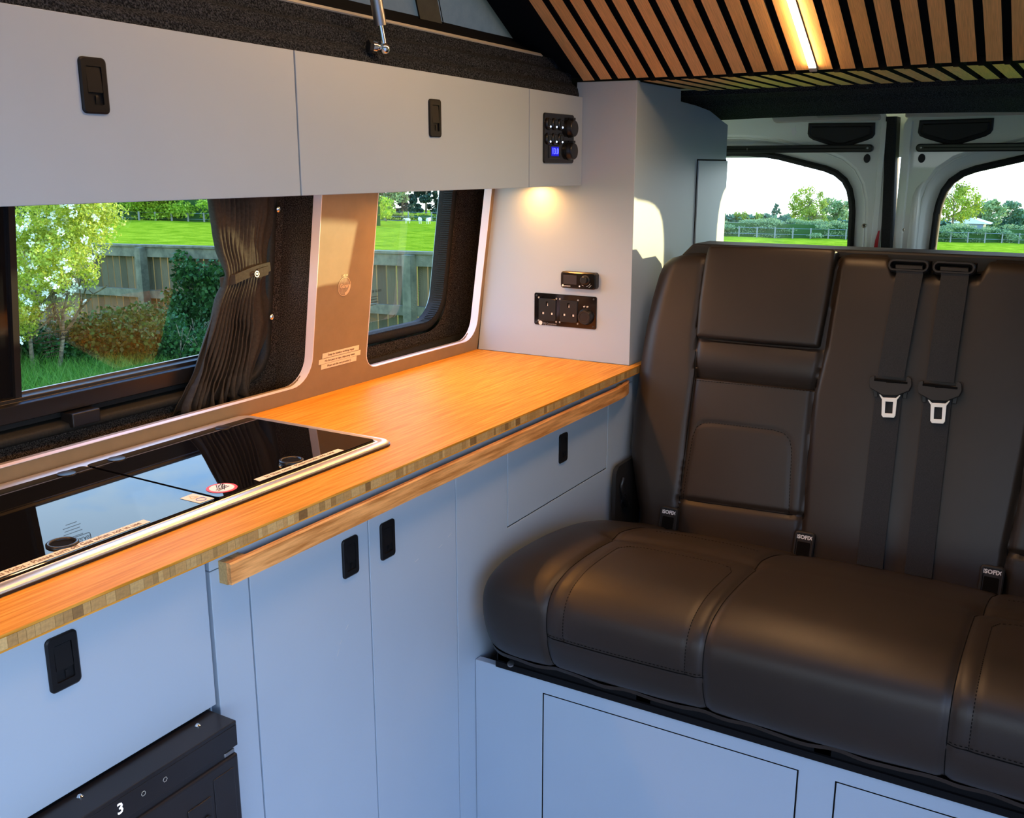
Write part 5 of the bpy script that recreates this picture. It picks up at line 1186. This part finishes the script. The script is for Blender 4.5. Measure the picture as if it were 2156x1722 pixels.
tree('small dark tree at the right edge of the right rear window', 109.9, 5.6, 2.6, 1.2, 2000, .12, lf_far, 22, 11, .09, .04)
# low shed roof showing over the hedge
sh = thing('farm_shed', 'low white roofed shed showing over the rear hedge', 'shed', (82.7, 7.4, gz(82.7, 7.4)))
z0 = gz(82.7, 7.4); sub('wall', bx(82.0, 84.0, 6.5, 8.3, z0, z0 + 1.02), shedm, sh)
b = NB(); prism(b, [(6.0, 1.0), (8.8, 1.0), (7.4, 1.42)], lambda y, z: (81.9, y, z0 + z), lambda y, z: (84.1, y, z0 + z)); sub('roof', b, roofm, sh)
# overhead lines
pl_ = thing('pylon', 'faint distant electricity pylon on the skyline, right rear window', 'pylon', (332, 38.8, -17))
b = NB(); px_, py_ = 332.0, 38.8
for s1 in (-1, 1):
    for s2 in (-1, 1): tube(b, [(px_ + s1 * 1.2, py_ + s2 * 1.2, -17), (px_, py_ + s2 * .15, 1.2)], .08, 4)
for k in range(9):
    z = -15 + 1.7 * k; w_ = 1.2 * (1 - (k * 1.7 + 2) / 19); tube(b, [(px_, py_ - w_, z), (px_, py_ + w_, z + 1)], .05, 4); tube(b, [(px_, py_ + w_, z), (px_, py_ - w_, z + 1)], .05, 4)
for z, w_ in ((-2.2, 1.8), (-1.0, 1.4), (.3, 1.0)): tube(b, [(px_, py_ - w_, z), (px_, py_ + w_, z)], .07, 4)
sub('lattice', b, shedm, pl_, kind='stuff')
for k, (za, zb_, dy) in enumerate(((-1.0, 12, 1), (-2.2, 9.5, 1), (-2.4, 3.0, 1), (-1.0, -7, -1), (-2.2, -12, -1))):
    b = NB(); y1 = py_ + dy * 120; n = 24
    tube(b, [(px_, py_ + (y1 - py_) * i / n, za + (zb_ - za) * i / n - 5 * (i / n) * (1 - i / n)) for i in range(n + 1)], .05, 4)
    sub('power_line', b, shedm, pl_)
# kitchen side fields
hedge('field_hedge', 'tall bright green hedge across the field behind the board fence', (34.0, 56.0), (49.5, 38.5), 2.7, 2.0, 60000, .085, lf_hedge)
posts((34.3, 54.0), (47.6, 39.2), 22, .55, 'post and wire fence at the foot of the tall bright hedge', .04)
for k, (x, y, h, w_, lab) in enumerate(((67.0, 52.5, 4.6, 2.2, 'grey green tree at the left of the small side window'), (69.5, 52.3, 4.8, 1.7, 'dark conifer behind the field, centre of the small side window'), (71.6, 51.2, 5.2, 1.7, 'dark conifer behind the field, right of the small side window'), (73.5, 49.6, 4.8, 1.8, 'dark conifer at the right edge of the small side window'))):
    tree(lab, x, y, h, w_, 9000, .11, lf_pine if k else lf_dull, 46, 20 + k, .12, .03, 'field_tree' if not k else 'conifer', cone=k > 0)
tree('small bright green bush at the field edge, small side window', 58.9, 45.9, 1.4, .75, 2200, .075, lf_hedge, 24, 31, .05, .02, 'field_bush')
hedge('bank_hedge', 'pale hedge bank behind the sheep in the small side window', (58.0, 50.0), (72.0, 42.0), .62, .9, 6000, .08, lf_tree)
posts((58.5, 48.0), (66.0, 42.2), 6, .75, 'post and wire fence behind the sheep', .04)
def sheep(x, y, s_, ang, label):
    z = gz(x, y); t = thing('sheep', label, 'sheep', (x, y, z), 'white sheep far off in the field'); c, sn = math.cos(ang), math.sin(ang)
    T = lambda u, v, w_: Vector((x + (u * c - v * sn) * s_, y + (u * sn + v * c) * s_, z + w_ * s_))
    b = NB(); P = [(-.55, .62, .10), (-.50, .64, .24), (-.25, .66, .30), (.1, .66, .30), (.40, .68, .25), (.52, .76, .15), (.60, .88, .11), (.68, .92, .10), (.80, .84, .075), (.88, .78, .03)]
    L_ = [[T(u, r_ * math.cos(a), h + r_ * math.sin(a)) for a in [2 * math.pi * i / 10 for i in range(10)]] for u, h, r_ in P]; loops(b, L_, True, True, True)
    for u, v in ((-.38, .13), (-.38, -.13), (.32, .13), (.32, -.13)): tube(b, [T(u, v, .5), T(u, v, .25), T(u + .01, v, 0)], [.07 * s_, .04 * s_, .035 * s_], 6)
    for v in (.10, -.10): tube(b, [T(.66, v * .8, .96), T(.63, v * 2, .97)], [.03 * s_, .012 * s_], 5)
    sub('body', b, wool, t, smooth=1)
sheep(54.3, 43.5, .42, 1.2, 'white sheep, leftmost in the small side window'); sheep(55.6, 41.4, .38, 2.6, 'small white sheep facing left in the field')
sheep(56.0, 40.6, .46, .8, 'white sheep, third from the left in the field'); sheep(56.2, 40.0, .46, .2, 'white sheep, rightmost of the row in the field')
